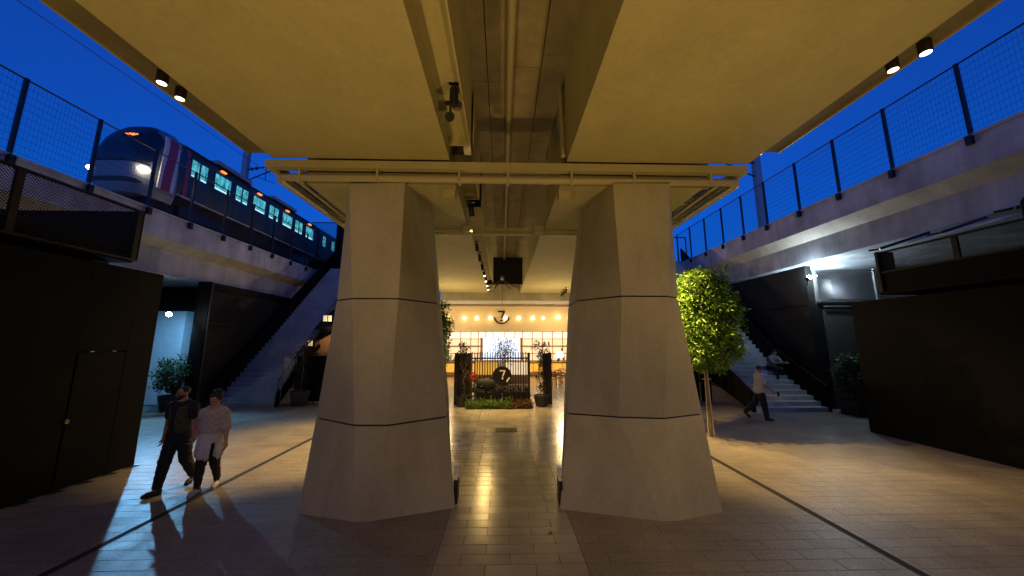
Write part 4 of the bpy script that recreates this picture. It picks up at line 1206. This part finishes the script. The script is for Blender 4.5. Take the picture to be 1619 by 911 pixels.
MB().lathe([(.32,.5),(.02,.53)], (x,y,0), 12).build('soil', M['soil'], t)
def samp(r): return (x + r.normal()*.17, y + r.normal()*.15, r.uniform(.65, 2.35))
c, o = clumps(60, 14, .12, samp, 61); leaves('foliage', c, .09, M['leaf_dark'], t, 62, .45, .4, o)
MB().tube([(x,y,.5),(x+.04,y,1.4),(x-.03,y,2.2)], [.02,.014,.005], 6).build('stems', M['bark'], t)
t = thing('terrace_booth', (-7.9, 17.3, 0), 'warmly lit wooden booth glimpsed between the left stairs and the pillar', 'booth')
MB().box(-8.9, -6.2, 18.0, 18.1, 0, 3.9).build('back_wall', M['wood'], t)
MB().prism_x([(16.5,3.15),(18.0,4.1),(18.0,4.2),(16.5,3.25)], -8.9, -6.2).build('canopy', M['black'], t)
MB().box(-8.9, -8.7, 17.0, 17.99, 0, 2.1).build('jamb', M['plaster'], t)
for px0, px1, py0, py1, nm in ((511,517,499,508,'lit_sign'),(518.5,524,499,508,'lit_sign'),(487,494,539,547,'lit_sign')):
    a = inv(px0, py1, Y=16.4); b = inv(px1, py0, Y=16.4)
    MB().box(a[0], b[0], 16.38, 16.44, a[2], b[2]).build(nm, emit('sign_glow', (1,.78,.45), .55), t)
tr = [inv(a_, b_, Y=16.9) for a_, b_ in ((493,558),(500,541),(526,527),(524,558))]
MB().prism_y([(p_[0], p_[2]) for p_ in tr], 16.9, 17.0).build('lit_hood', M['wood'], t)
point('booth_fill_light', (-7.9, 16.3, 3.3), 40, (1,.62,.25), .1)  # added light without a fixture, warming the booth
t = thing('step_railing', (-8.6, 16.5, 2), 'dark railing with thin bars above the booth beside the left stairs', 'railing')
a = Vector((-8.95,15.3,1.95)); b = Vector((-8.7,18.6,4.4))
MB().bar(a, b, .05).build('rail', M['steel'], t); MB().bar(a-Vector((0,0,.75)), b-Vector((0,0,.75)), .12).build('rail', M['black'], t)
for i in range(22):
    p = a.lerp(b, i/21); MB().bar(p, p-Vector((0,0,.75)), .014).build('bar', M['steel'], t)
t = thing('slatted_fence', (8.9, 13, 0), 'dark upright slats behind the tree at the foot of the right stairs', 'fence')
for i in range(9):
    x = 6.9 + i*.27
    MB().box(x, x+.20, 15.4 + (.012 if i % 2 else 0), 15.45, 0, 2.3).build('board', M['black'], t)

# ------------------------------------------------------------------ people: smooth implicit figures meshed to one skin each
class Field:
    def __init__(s, lo, hi, res):
        s.lo = np.array(lo, float); s.res = res
        s.n = np.ceil((np.array(hi)-s.lo)/res).astype(int)+1
        s.d = np.full(s.n, 1.0, np.float32)
    def _sl(s, lo, hi, pad):
        a = np.clip(np.floor((np.array(lo)-pad-s.lo)/s.res).astype(int), 0, s.n); b = np.clip(np.ceil((np.array(hi)+pad-s.lo)/s.res).astype(int)+1, 0, s.n)
        if (b <= a).any(): return None, None
        ax = [s.lo[i]+s.res*np.arange(a[i], b[i], dtype=np.float32) for i in range(3)]
        return tuple(slice(a[i], b[i]) for i in range(3)), np.meshgrid(*ax, indexing='ij', sparse=True)
    def _join(s, sl, q, k):
        d = s.d[sl]
        if k <= 0: np.minimum(d, q, out=d); return
        h = np.clip(.5+.5*(d-q)/k, 0, 1)
        s.d[sl] = d*(1-h)+q*h - k*h*(1-h)
    def cone(s, a, b, ra, rb, k=.02, sc=(1,1,1)):
        """tapered capsule; sc squashes it along the axes"""
        a = np.array(a, float); b = np.array(b, float); sc = np.array(sc, float)
        pad = max(ra, rb)*max(sc)+k+.03
        sl, g = s._sl(np.minimum(a, b), np.maximum(a, b), pad)
        if sl is None: return s
        A = a/sc; B = b/sc; ab = B-A; L2 = max(1e-9, float(ab@ab))
        x, y, z = g[0]/sc[0]-A[0], g[1]/sc[1]-A[1], g[2]/sc[2]-A[2]
        t = np.clip((x*ab[0]+y*ab[1]+z*ab[2])/L2, 0, 1)
        q = np.sqrt((x-t*ab[0])**2+(y-t*ab[1])**2+(z-t*ab[2])**2) - (ra+(rb-ra)*t)
        s._join(sl, (q*min(sc)).astype(np.float32), k); return s
    def ell(s, c, r, k=.015):
        c = np.array(c, float); r = np.array(r, float)
        sl, g = s._sl(c-r, c+r, k+.02)
        if sl is None: return s
        q = np.sqrt(sum(((g[i]-c[i])/r[i])**2 for i in range(3)))
        s._join(sl, ((q-1)*r.min()).astype(np.float32), k); return s
    def carve(s, c, r, k=.012):
        c = np.array(c, float); r = np.array(r, float)
        sl, g = s._sl(c-r, c+r, k+.02)
        q = -((np.sqrt(sum(((g[i]-c[i])/r[i])**2 for i in range(3)))-1)*r.min())
        d = s.d[sl]; h = np.clip(.5-.5*(d-q)/k, 0, 1)
        s.d[sl] = d*(1-h)+q*h + k*h*(1-h); return s
    def cut(s, p, n):
        """keep the side of the plane that n points away from"""
        p = np.array(p, float); n = np.array(n, float); n /= np.linalg.norm(n)
        sl, g = s._sl(s.lo, s.lo+s.n*s.res, 0)
        q = (g[0]-p[0])*n[0]+(g[1]-p[1])*n[1]+(g[2]-p[2])*n[2]
        s.d = np.maximum(s.d, q.astype(np.float32)); return s
    def wrinkle(s, amp, f):
        sl, g = s._sl(s.lo, s.lo+s.n*s.res, 0)
        w = np.sin(g[2]*f+3*np.sin(g[0]*f*.45)+g[1]*f*.6)*np.sin(g[0]*f*.55+g[2]*f*.3+1.3)
        s.d = s.d + (amp*w).astype(np.float32)*(np.abs(s.d) < .08); return s
    def mesh(s, name, m_, parent=None):
        d = np.pad(s.d, 1, constant_values=1.0); ins = d < 0
        nx, ny, nz = [k-1 for k in d.shape]
        cnt = np.zeros((nx,ny,nz), np.int8)
        for i in (0,1):
            for j in (0,1):
                for k in (0,1): cnt += ins[i:i+nx, j:j+ny, k:k+nz]
        cells = np.argwhere((cnt > 0) & (cnt < 8))
        idx = -np.ones((nx,ny,nz), np.int64); idx[tuple(cells.T)] = np.arange(len(cells))
        acc = np.zeros((len(cells),3)); w = np.zeros(len(cells))
        C8 = [(0,0,0),(1,0,0),(0,1,0),(1,1,0),(0,0,1),(1,0,1),(0,1,1),(1,1,1)]
        for a in range(8):
            for b in range(a+1, 8):
                A, B = np.array(C8[a]), np.array(C8[b])
                if abs(A-B).sum() != 1: continue
                pa, pb = cells+A, cells+B
                da, db = d[tuple(pa.T)], d[tuple(pb.T)]
                m = (da < 0) != (db < 0)
                t = np.where(m, da/np.where(m, da-db, 1), 0)
                acc += np.where(m[:,None], A+(B-A)*t[:,None], 0); w += m
        v = (cells + acc/w[:,None] - 1)*s.res + s.lo
        fs = []
        for ax in range(3):
            u, vv = (ax+1) % 3, (ax+2) % 3
            e = np.zeros(3, int); e[ax] = 1
            shp = [nx, ny, nz]
            lo = [1,1,1]; lo[ax] = 0
            hi = [nx, ny, nz]
            S0 = tuple(slice(lo[i], hi[i]) for i in range(3))
            S1 = tuple(slice(lo[i]+e[i], hi[i]+e[i]) for i in range(3))
            a, b = ins[S0], ins[S1]
            for flip_, msk in ((0, a & ~b), (1, ~a & b)):
                p = np.argwhere(msk)+np.array(lo)
                if not len(p): continue
                eu = np.zeros(3, int); eu[u] = 1; ev = np.zeros(3, int); ev[vv] = 1
                q = [idx[tuple((p-eu*i-ev*j).T)] for i, j in ((1,1),(0,1),(0,0),(1,0))]
                q = np.stack(q if not flip_ else q[::-1], 1)
                fs.append(q[(q >= 0).all(1)])
        f = np.concatenate(fs)
        me = bpy.data.meshes.new(name); me.from_pydata(v.tolist(), [], f.tolist()); me.update(); me.shade_smooth(); me.materials.append(m_)
        o = link(name, me, parent)
        if parent: o.matrix_parent_inverse = Matrix()
        return o

def V(*a): return np.array(a, float)
def pose(hz, legs, arms, lean=0, sh=.19, hw=.09, twist=0, th=.43, shn=.43, ua=.29, fa=.255, torso=.50):
    """joints of a figure facing -Y, in metres; legs/arms: dicts keyed 'r' (at -x) and 'l' (at +x)"""
    J = {}
    P = V(0, 0, hz); J['pelvis'] = P
    J['chest'] = P + V(0, -math.sin(lean)*torso, math.cos(lean)*torso)
    J['neck'] = J['chest'] + V(0, -math.sin(lean)*.08, .075)
    for s_, k in ((-1,'r'),(1,'l')):
        a, b, spl = legs[k]
        h = P + V(s_*hw, 0, -.02); J['hip'+k] = h
        kn = h + th*V(s_*math.sin(spl), -math.sin(a)*math.cos(spl), -math.cos(a)*math.cos(spl)); J['knee'+k] = kn
        J['ankle'+k] = kn + shn*V(s_*math.sin(spl)*.4, -math.sin(a-b), -math.cos(a-b))
        A, ab, eb, tw = arms[k]
        S_ = J['chest'] + V(s_*sh, -s_*math.sin(twist)*.1, -.02); J['sh'+k] = S_
        el = S_ + ua*V(s_*math.sin(ab), -math.sin(A)*math.cos(ab), -math.cos(A)*math.cos(ab)); J['elbow'+k] = el
        J['wrist'+k] = el + fa*V(s_*math.sin(ab+tw), -math.sin(A+eb)*math.cos(ab+tw), -math.cos(A+eb)*math.cos(ab+tw))
    return J
def hand(F, w, fdir, side, curl=.6, k=.006):
    """palm, four unequal bent fingers, thumb leaving the side of the palm; side = direction of the thumb"""
    f = fdir/np.linalg.norm(fdir); t = side-f*(side@f); t /= np.linalg.norm(t); n = np.cross(f, t)
    F.cone(w, w+f*.045, .021, .030, .012)
    F.cone(w+f*.03+t*.012, w+f*.085+t*.022, .018, .015, .008); F.cone(w+f*.03-t*.012, w+f*.08-t*.024, .018, .014, .008)
    for i, (o, L) in enumerate(((.027,.072),(.009,.082),(-.010,.076),(-.027,.060))):
        p0 = w+f*(.088 if i < 3 else .080)+t*o
        c1, c2 = curl*.6, curl*1.3
        p1 = p0 + (f*math.cos(c1)+n*math.sin(c1))*L*.5
        p2 = p1 + (f*math.cos(c2)+n*math.sin(c2))*L*.5
        F.cone(p0, p1, .0095, .0088, k).cone(p1, p2, .0088, .0072, k*.6)
    b = w+f*.025+t*.024
    m = b + (f*.62+t*.72+n*.25)*.040
    F.cone(b, m, .013, .0105, .010).cone(m, m+(f*.9+t*.22+n*.3)*.033, .0105, .0085, .004)

EYE = mat('dark_eye', (.02,.013,.01), .2)
SKIN = mat('skin', (.42,.235,.16), .5, var=.08, scale=20)
def person(label, loc, rz, J, head_turn, outfit, grp=None):
    C, N = J['chest'], J['neck']
    lo = np.min(list(J.values()), 0)-.28; hi = np.max(list(J.values()), 0)+.28; hi[2] = N[2]+.36; lo[2] = -.06 if outfit.get('stand', 1) else lo[2]+.12
    F = Field(lo, hi, .0072)
    P = J['pelvis']; fem = outfit.get('fem', 0)
    wd = outfit.get('wide', 1.0)
    # head, in its own turned frame
    yaw, pitch = head_turn
    f = V(math.sin(yaw)*math.cos(pitch), -math.cos(yaw)*math.cos(pitch), math.sin(pitch)); r_ = V(math.cos(yaw), math.sin(yaw), 0); u = np.cross(r_, f); u = u if u[2] > 0 else -u
    H = N + V(0, -.012, .135) + f*.012
    def hp(a, b, c): return H + r_*a + f*b + u*c
    F.ell(hp(0,-.012,.03), (.074,.088,.095), .01)
    F.cone(hp(0,.01,.0), hp(0,.028,-.062), .064, .040, .02)
    F.cone(hp(0,.05,-.075), hp(0,.055,-.08), .022, .02, .02)                     # chin
    F.cone(hp(0,.088,.012), hp(0,.102,-.024), .009, .014, .012)                  # nose
    F.cone(hp(-.034,.072,.032), hp(.034,.072,.032), .014, .014, .014)            # brow
    for s_ in (-1, 1):
        F.carve(hp(.030*s_,.094,.012), (.015,.013,.010), .012)
        F.ell(hp(.030*s_,.070,.012), (.0135,.0135,.0115), .003)
        F.ell(hp(.076*s_,-.008,-.002), (.011,.020,.032), .006)
    F.cone(hp(-.020,.079,-.045), hp(.020,.079,-.045), .0075, .0075, .007)
    F.cone(hp(-.014,.078,-.055), hp(.014,.078,-.055), .008, .008, .006)
    F.cone(N+V(0,.01,-.05), hp(0,-.012,-.05), .056 if not fem else .048, .052 if not fem else .045, .02)
    # trunk and limbs
    mid = P*.5+C*.5
    F.cone(P, mid, .135*wd, .125*wd, .05, (1.12,.82,1)); F.cone(mid, C-V(0,0,.05), .13*wd, .15*wd, .05, (1.15,.78,1))
    F.cone(J['shr'], J['shl'], .058, .058, .05)
    F.cone(C, N, .075, .055, .04)
    for k, s_ in (('r',-1),('l',1)):
        F.cone(J['hip'+k], J['knee'+k], .088*wd, .056*wd, .03).cone(J['knee'+k], J['knee'+k]*.6+J['ankle'+k]*.4+V(0,.015,0), .054*wd, .056*wd, .02).cone(J['knee'+k]*.6+J['ankle'+k]*.4+V(0,.015,0), J['ankle'+k], .055*wd, .036, .02)
        F.cone(J['sh'+k], J['elbow'+k], .053*wd, .041*wd, .02).cone(J['elbow'+k], J['wrist'+k], .042*wd, .027, .012)
        fd = J['wrist'+k]-J['elbow'+k]
        hd = outfit.get('hand'+k, {})
        hand(F, J['wrist'+k], hd.get('dir', fd), hd.get('thumb', V(-s_*.3,-1,.1)), hd.get('curl', .5))
        toe = outfit.get('toe'+k, V(s_*.03,-.15,0))
        F.cone(J['ankle'+k], J['ankle'+k]+V(toe[0]*.6,toe[1]*.6,toe[2]*.6-.055), .032, .02, .015)
    body = F.mesh('person', outfit.get('skin', SKIN))
    body.location = loc; body.rotation_euler = (0, 0, rz)
    tag(body, label, 'person', grp)
    # trousers
    T = Field([lo[0],lo[1],0.02 if outfit.get('stand', 1) else lo[2]],[hi[0],hi[1],P[2]+.16], .009)
    tw = outfit.get('leg', (.112,.090,.070))
    T.cone(P+V(0,0,-.03), P+V(0,0,.07), .142*wd, .136*wd, .03, (1.14,.86,1))
    for k, s_ in (('r',-1),('l',1)):
        hem = J['ankle'+k]*(1-outfit.get('crop', .02))+J['knee'+k]*outfit.get('crop', .02)
        T.cone(J['hip'+k], J['knee'+k], tw[0]*wd, tw[1]*wd, .035).cone(J['knee'+k], hem, tw[1]*wd, tw[2], .02)
    T.wrinkle(.005, 55)
    T.mesh('trousers', outfit['trousers'], body)
    # shoes
    for k, s_ in (('r',-1),('l',1)):
        a = J['ankle'+k]; toe = outfit.get('toe'+k, V(s_*.03,-.15,0)); tn = toe/np.linalg.norm(toe)
        heel = a + V(0,0,-.055) - tn*.035; ball = a + toe*.72 + V(0,0,-.058)
        S_ = Field(np.minimum(heel, a+toe)-.1, np.maximum(heel, a+toe)+V(.1,.1,.16), .0075)
        S_.cone(heel, ball, .042, .046, .02).cone(ball, a+toe*1.05+V(0,0,-.062), .045, .034, .02).cone(a+V(0,0,.01 if not outfit.get('boot') else .05), heel+V(0,0,.012), .050, .045, .02)
        so = S_.mesh('shoe', outfit['shoes'], body)
        Q = Field(np.minimum(heel, a+toe)-.1, np.maximum(heel, a+toe)+V(.1,.1,.1), .0085)
        Q.cone(heel+V(0,0,-.022), a+toe*1.05+V(0,0,-.085), .040, .036, .01, (1,1,.45))
        sol = Q.mesh('sole', outfit['soles'], so); 
    # top
    U = Field([lo[0],lo[1],P[2]-.30],[hi[0],hi[1],N[2]+.08], .0085)
    L_ = outfit.get('top_low', .02)
    U.cone(P+V(0,0,-L_+.08), mid, outfit.get('flare', .150)*wd, .145*wd, .04, (1.14,.90,1)).cone(mid, C-V(0,0,.04), .146*wd, .163*wd, .05, (1.16,.80,1))
    U.cone(J['shr'], J['shl'], .079, .079, .04).cone(C, N+V(0,.005,-.035), .108, .074, .03)
    sl_ = outfit.get('sleeve', .6)
    for k in 'rl':
        e = J['sh'+k]+(J['elbow'+k]-J['sh'+k])*min(1, sl_)
        U.cone(J['sh'+k], e, .074*wd, .064*wd*outfit.get('loose', 1), .03)
        if sl_ > 1:
            e2 = J['elbow'+k]+(J['wrist'+k]-J['elbow'+k])*(sl_-1); U.cone(e, e2, .060*wd, .052*wd, .02)
    U.wrinkle(.006, 48).cut(P+V(0,0,-L_), V(0,0,-1)).cut(N+V(0,-.01,.022), V(0,-.45,1))
    U.mesh('top', outfit['top'], body)
    if 'vest' in outfit:
        G = Field([lo[0],lo[1],P[2]-.2],[hi[0],hi[1],N[2]+.06], .0085)
        G.cone(P+V(0,0,.08), mid, .160*wd, .154*wd, .04, (1.14,.88,1)).cone(mid, C-V(0,0,.04), .158*wd, .174*wd, .05, (1.12,.82,1)).cone(J['shr']*.72+J['shl']*.28, J['shl']*.72+J['shr']*.28, .082, .082, .03)
        G.wrinkle(.006, 42).cut(P+V(0,0,-.03), V(0,0,-1)).cut(N+V(0,-.03,-.03), V(0,-.7,1))
        for s_, k in ((-1,'r'),(1,'l')): G.cut(J['sh'+k]+V(-s_*.02,0,0), V(s_,0,.15))
        # open front: a wedge is left out so the shirt shows
        sl, g_ = G._sl(G.lo, G.lo+G.n*G.res, 0)
        wv = .035+.25*np.clip(g_[2]-(P[2]+.30), 0, .25)
        op_ = np.maximum(np.abs(g_[0]-P[0]+.035)-wv, g_[1]-P[1]+.02+0*g_[2])
        G.d = np.maximum(G.d, -op_.astype(np.float32))
        G.mesh('vest', outfit['vest'], body)
    if 'skirt' in outfit:                                              # shirt tied round the waist, hanging to mid thigh
        K = Field([lo[0],lo[1],P[2]-.48],[hi[0],hi[1],P[2]+.16], .0085)
        kc = (J['kneer']+J['kneel'])/2
        K.cone(P+V(0,0,.06), P*.45+kc*.55+V(.0,0,.02), .158*wd, .172*wd, .03, (1.12,.9,1))
        K.d += 0
        sl, g_ = K._sl(K.lo, K.lo+K.n*K.res, 0)
        ang = np.arctan2(g_[1]-P[1], g_[0]-P[0])
        fold = np.sin(ang*9+1.5*np.sin(g_[2]*6))*.011*np.clip((P[2]+.05-g_[2])*3.2, 0, 1)
        K.d += (fold).astype(np.float32)
        low = (g_[2]-(P[2]-.36-.05*np.sin(ang*3+.7)-.05*np.sin(ang))); K.d = np.maximum(K.d, (-low).astype(np.float32))
        # slit at the front left
        K.d = np.maximum(K.d, -np.maximum(np.abs(ang+.95)-.16-.5*np.clip(P[2]-.08-g_[2], 0, 1), g_[2]-(P[2]-.05)).astype(np.float32)*.15)
        K.mesh('tied_shirt', outfit['skirt'], body)
    for s_ in (-1, 1):
        e_ = hp(.030*s_,.0785,.012)
        ey = MB().lathe([(.0085*math.sin(math.pi*q/6)+.0003, -.0085*math.cos(math.pi*q/6)) for q in range(7)], e_, 10).build('eye', EYE, body, smooth=80); ey.matrix_parent_inverse = Matrix()
        br = MB().tube([hp(.014*s_,.090,.036), hp(.030*s_,.088,.041), hp(.048*s_,.076,.036)], [.004,.005,.003], 6).build('eyebrow', outfit['hair'], body, smooth=60); br.matrix_parent_inverse = Matrix()
    # hair
    X = Field(H-.2, H+.24, .0062)
    st = outfit['hair_style']
    X.ell(hp(0,-.022,.040), (.081,.090,.092), .01)
    if st == 'short':
        sl, g_ = X._sl(X.lo, X.lo+X.n*X.res, 0)
        rel = [(g_[i]-H[i]) for i in range(3)]
        ff = rel[0]*f[0]+rel[1]*f[1]+rel[2]*f[2]; uu = rel[0]*u[0]+rel[1]*u[1]+rel[2]*u[2]
        X.d = np.maximum(X.d, (ff*.8 - uu*.62 - .006).astype(np.float32))            # hairline
        X.d = np.maximum(X.d, (-uu-.03).astype(np.float32))
    else:
        sl, g_ = X._sl(X.lo, X.lo+X.n*X.res, 0)
        rel = [(g_[i]-H[i]) for i in range(3)]
        ff = rel[0]*f[0]+rel[1]*f[1]+rel[2]*f[2]; uu = rel[0]*u[0]+rel[1]*u[1]+rel[2]*u[2]
        rg_ = np.random.default_rng(3)
        for i in range(70):                                           # curls
            q = rg_.normal(size=3); q /= np.linalg.norm(q)
            if q[1] > .75 and q[2] < .2: continue
            X.ell(hp(q[0]*.085, -.025+q[1]*.085, .045+q[2]*.088), (.022,.022,.022), .006)
        for i in range(34):
            q = rg_.normal(size=3); q /= np.linalg.norm(q)
            X.ell(hp(.01+q[0]*.050, -.05+q[1]*.05, .135+q[2]*.045), (.024,.024,.024), .006)
        X.d = np.maximum(X.d, (ff*.86 - uu*.55 - .020).astype(np.float32))
        X.d = np.maximum(X.d, (-uu-.055).astype(np.float32))
    X.mesh('hair', outfit['hair'], body)
    if outfit.get('beard'):
        Bd = Field(H-.16, H+.16, .0065)
        Bd.cone(hp(0,.012,-.025), hp(0,.032,-.070), .069, .045, .02).cone(hp(0,.055,-.078), hp(0,.06,-.085), .026, .022, .02)
        sl, g_ = Bd._sl(Bd.lo, Bd.lo+Bd.n*Bd.res, 0)
        rel = [(g_[i]-H[i]) for i in range(3)]
        ff = rel[0]*f[0]+rel[1]*f[1]+rel[2]*f[2]; uu = rel[0]*u[0]+rel[1]*u[1]+rel[2]*u[2]
        Bd.d = np.maximum(Bd.d, (uu+.030-.02*np.clip(.06-ff, 0, 1)*6).astype(np.float32))
        Bd.d = np.maximum(Bd.d, (-ff-.01).astype(np.float32))
        Bd.mesh('beard', outfit['hair'], body)
    return body

cl = lambda n, c, r=.85: mat(n, c, r, var=.18, scale=30, bump=.25, bscale=120)
BLACK_CL = cl('black_cotton', (.012,.012,.014)); OLIVE = cl('olive_quilting', (.055,.06,.028)); CREAM = cl('pale_knit', (.44,.41,.39)); WHITE_CL = cl('white_shirt_cotton', (.62,.60,.60))
SHIRT = cl('white_short_sleeve_shirt', (.55,.54,.52)); GREY_CL = cl('grey_shirt', (.20,.20,.23)); DARK_CL = cl('dark_trousers', (.016,.016,.02)); BLACK_LE = mat('black_leather', (.012,.011,.011), .4)
WHITE_RU = mat('white_rubber', (.5,.5,.5), .6); HAIR = mat('black_hair', (.010,.008,.007), .55, var=.3, scale=60, bump=.5, bscale=150)
def ground_pose(J):
    m_ = min(J['ankler'][2], J['anklel'][2]); dz = .095 - m_
    return {k: v+V(0,0,dz) for k, v in J.items()}
# man, walking towards the camera, right leg forward, left hand held out to the woman
Jm = ground_pose(pose(.93, {'r': (.23,.05,.02), 'l': (-.19,.38,.01)}, {'r': (-.12,.14,.18,-.05), 'l': (.06,.20,.30,.12)}, lean=.03, sh=.195, torso=.50))
Jm['wristl'] = Jm['elbowl'] + V(.10,-.10,-.205)
person('bearded man in an open olive vest and black clothes, walking hand in hand', (-5.83, 6.66, 0), R(2), Jm, (-.35,-.05),
       dict(trousers=BLACK_CL, top=BLACK_CL, vest=OLIVE, shoes=BLACK_LE, soles=BLACK_LE, hair=HAIR, hair_style='short', beard=1, leg=(.112,.092,.070), crop=.10, boot=1, sleeve=.62,
            handl=dict(dir=V(.25,-.25,-.9), thumb=V(.1,-1,0), curl=.9), handr=dict(curl=.7), toer=V(-.045,-.16,.015), toel=V(.02,-.15,-.03), skin=mat('skin_man', (.36,.19,.125), .5, var=.08, scale=20)), 'the walking couple')
# woman, curly hair up, pale knit, white shirt tied round her waist
Jw = ground_pose(pose(.84, {'r': (.16,.10,.0), 'l': (-.10,.34,-.02)}, {'r': (-.02,.30,.25,.10), 'l': (.05,.26,.30,-.05)}, lean=.02, sh=.152, hw=.085, torso=.455, th=.39, shn=.38, ua=.265, fa=.23))
_a = R(2); _w = V(-5.83+math.cos(_a)*Jm['wristl'][0]-math.sin(_a)*Jm['wristl'][1], 6.66+math.sin(_a)*Jm['wristl'][0]+math.cos(_a)*Jm['wristl'][1], Jm['wristl'][2])
_d = _w - V(-5.22, 6.62, 0); _b = R(-14)
_t = V(math.cos(_b)*_d[0]-math.sin(_b)*_d[1], math.sin(_b)*_d[0]+math.cos(_b)*_d[1], _d[2]) + V(.045,-.03,-.01)
def ik(S_, T_, l1, l2, pole):
    d = T_-S_; L = min(np.linalg.norm(d), (l1+l2)*.999); u = d/np.linalg.norm(d)
    a = (l1*l1-l2*l2+L*L)/(2*L); h_ = math.sqrt(max(0, l1*l1-a*a))
    p = pole-u*(pole@u); p /= np.linalg.norm(p)
    return S_+u*a+p*h_, S_+u*L
Jw['elbowr'], Jw['wristr'] = ik(Jw['shr'], _t, .265, .235, V(-.3,.6,-.4))
person('woman with curly hair, pale knit top and white shirt tied at her waist', (-5.22, 6.62, 0), R(14), Jw, (-.12,-.12),
       dict(trousers=DARK_CL, top=CREAM, skirt=WHITE_CL, shoes=WHITE_RU, soles=WHITE_RU, hair=HAIR, hair_style='curly', fem=1, wide=1.10, leg=(.092,.070,.050), crop=.03, sleeve=.95, loose=1.12, top_low=-.02,
            handr=dict(dir=V(-.25,-.3,-.9), thumb=V(-.1,-1,0), curl=1.0), handl=dict(curl=.7), toer=V(-.02,-.15,.0), toel=V(.02,-.14,-.03), skin=mat('skin_woman', (.46,.27,.19), .5, var=.08, scale=20)), 'the walking couple')
# walker on the right, seen from the side
Jk = ground_pose(pose(.92, {'r': (.14,.03,.01), 'l': (-.32,.48,.01)}, {'r': (.30,.08,.45,0), 'l': (.05,.10,.35,0)}, lean=.06, sh=.185, torso=.48))
person('man in a white short-sleeved shirt and dark trousers walking past the right stairs', (8.74, 11.8, 0), R(72), Jk, (.2,-.35),
       dict(trousers=DARK_CL, top=SHIRT, shoes=BLACK_LE, soles=BLACK_LE, hair=HAIR, hair_style='short', sleeve=.75, loose=1.2, top_low=.10, flare=.178, toel=V(.0,-.10,-.11), wide=1.08,
            handr=dict(curl=1.1)))
o = MB().box(9.16, 9.18, 11.50, 11.57, .80, .94).build('phone', M['black2']); tag(o, 'dark phone in the hand of the walking man in white', 'phone')
# seated figure on the right stairs, bent over a phone
Js = pose(.14, {'r': (1.45,1.35,.14), 'l': (1.45,1.5,.10)}, {'r': (.75,.10,.95,-.35), 'l': (.75,.10,.95,-.35)}, lean=.42, sh=.18, torso=.47)
seat_z = .168*9
rows = profR
sy = 12.95 + 9*.285
Js = {k: v+V(0,0,0) for k, v in Js.items()}
dzs = min(Js['ankler'][2], Js['anklel'][2])
person('person sitting on the right stairs in a grey top, bent over a bright phone', (11.86, 15.15, .168*8), R(4), Js, (.1,-.75),
       dict(trousers=DARK_CL, top=GREY_CL, shoes=BLACK_LE, soles=WHITE_RU, hair=HAIR, hair_style='short', sleeve=1.6, stand=0, flare=.165,
            handr=dict(curl=1.0), handl=dict(curl=1.0)))
wl = (Js['wristl']+Js['wristr'])/2
o = MB().cbox((0,0,0), (.075,.012,.15)).build('phone', M['black2']); o.location = (11.86+wl[0], 15.15+wl[1]-.11, .168*8+wl[2]-.02); o.rotation_euler = (-.6,0,0)
tag(o, 'phone with a lit screen held by the person on the stairs', 'phone')
s_ = MB().box(-.032,.032,.0062,.0075,-.066,.066).build('screen', emit('phone_screen', (.7,.8,1), 2.5), o); s_.matrix_parent_inverse = Matrix()
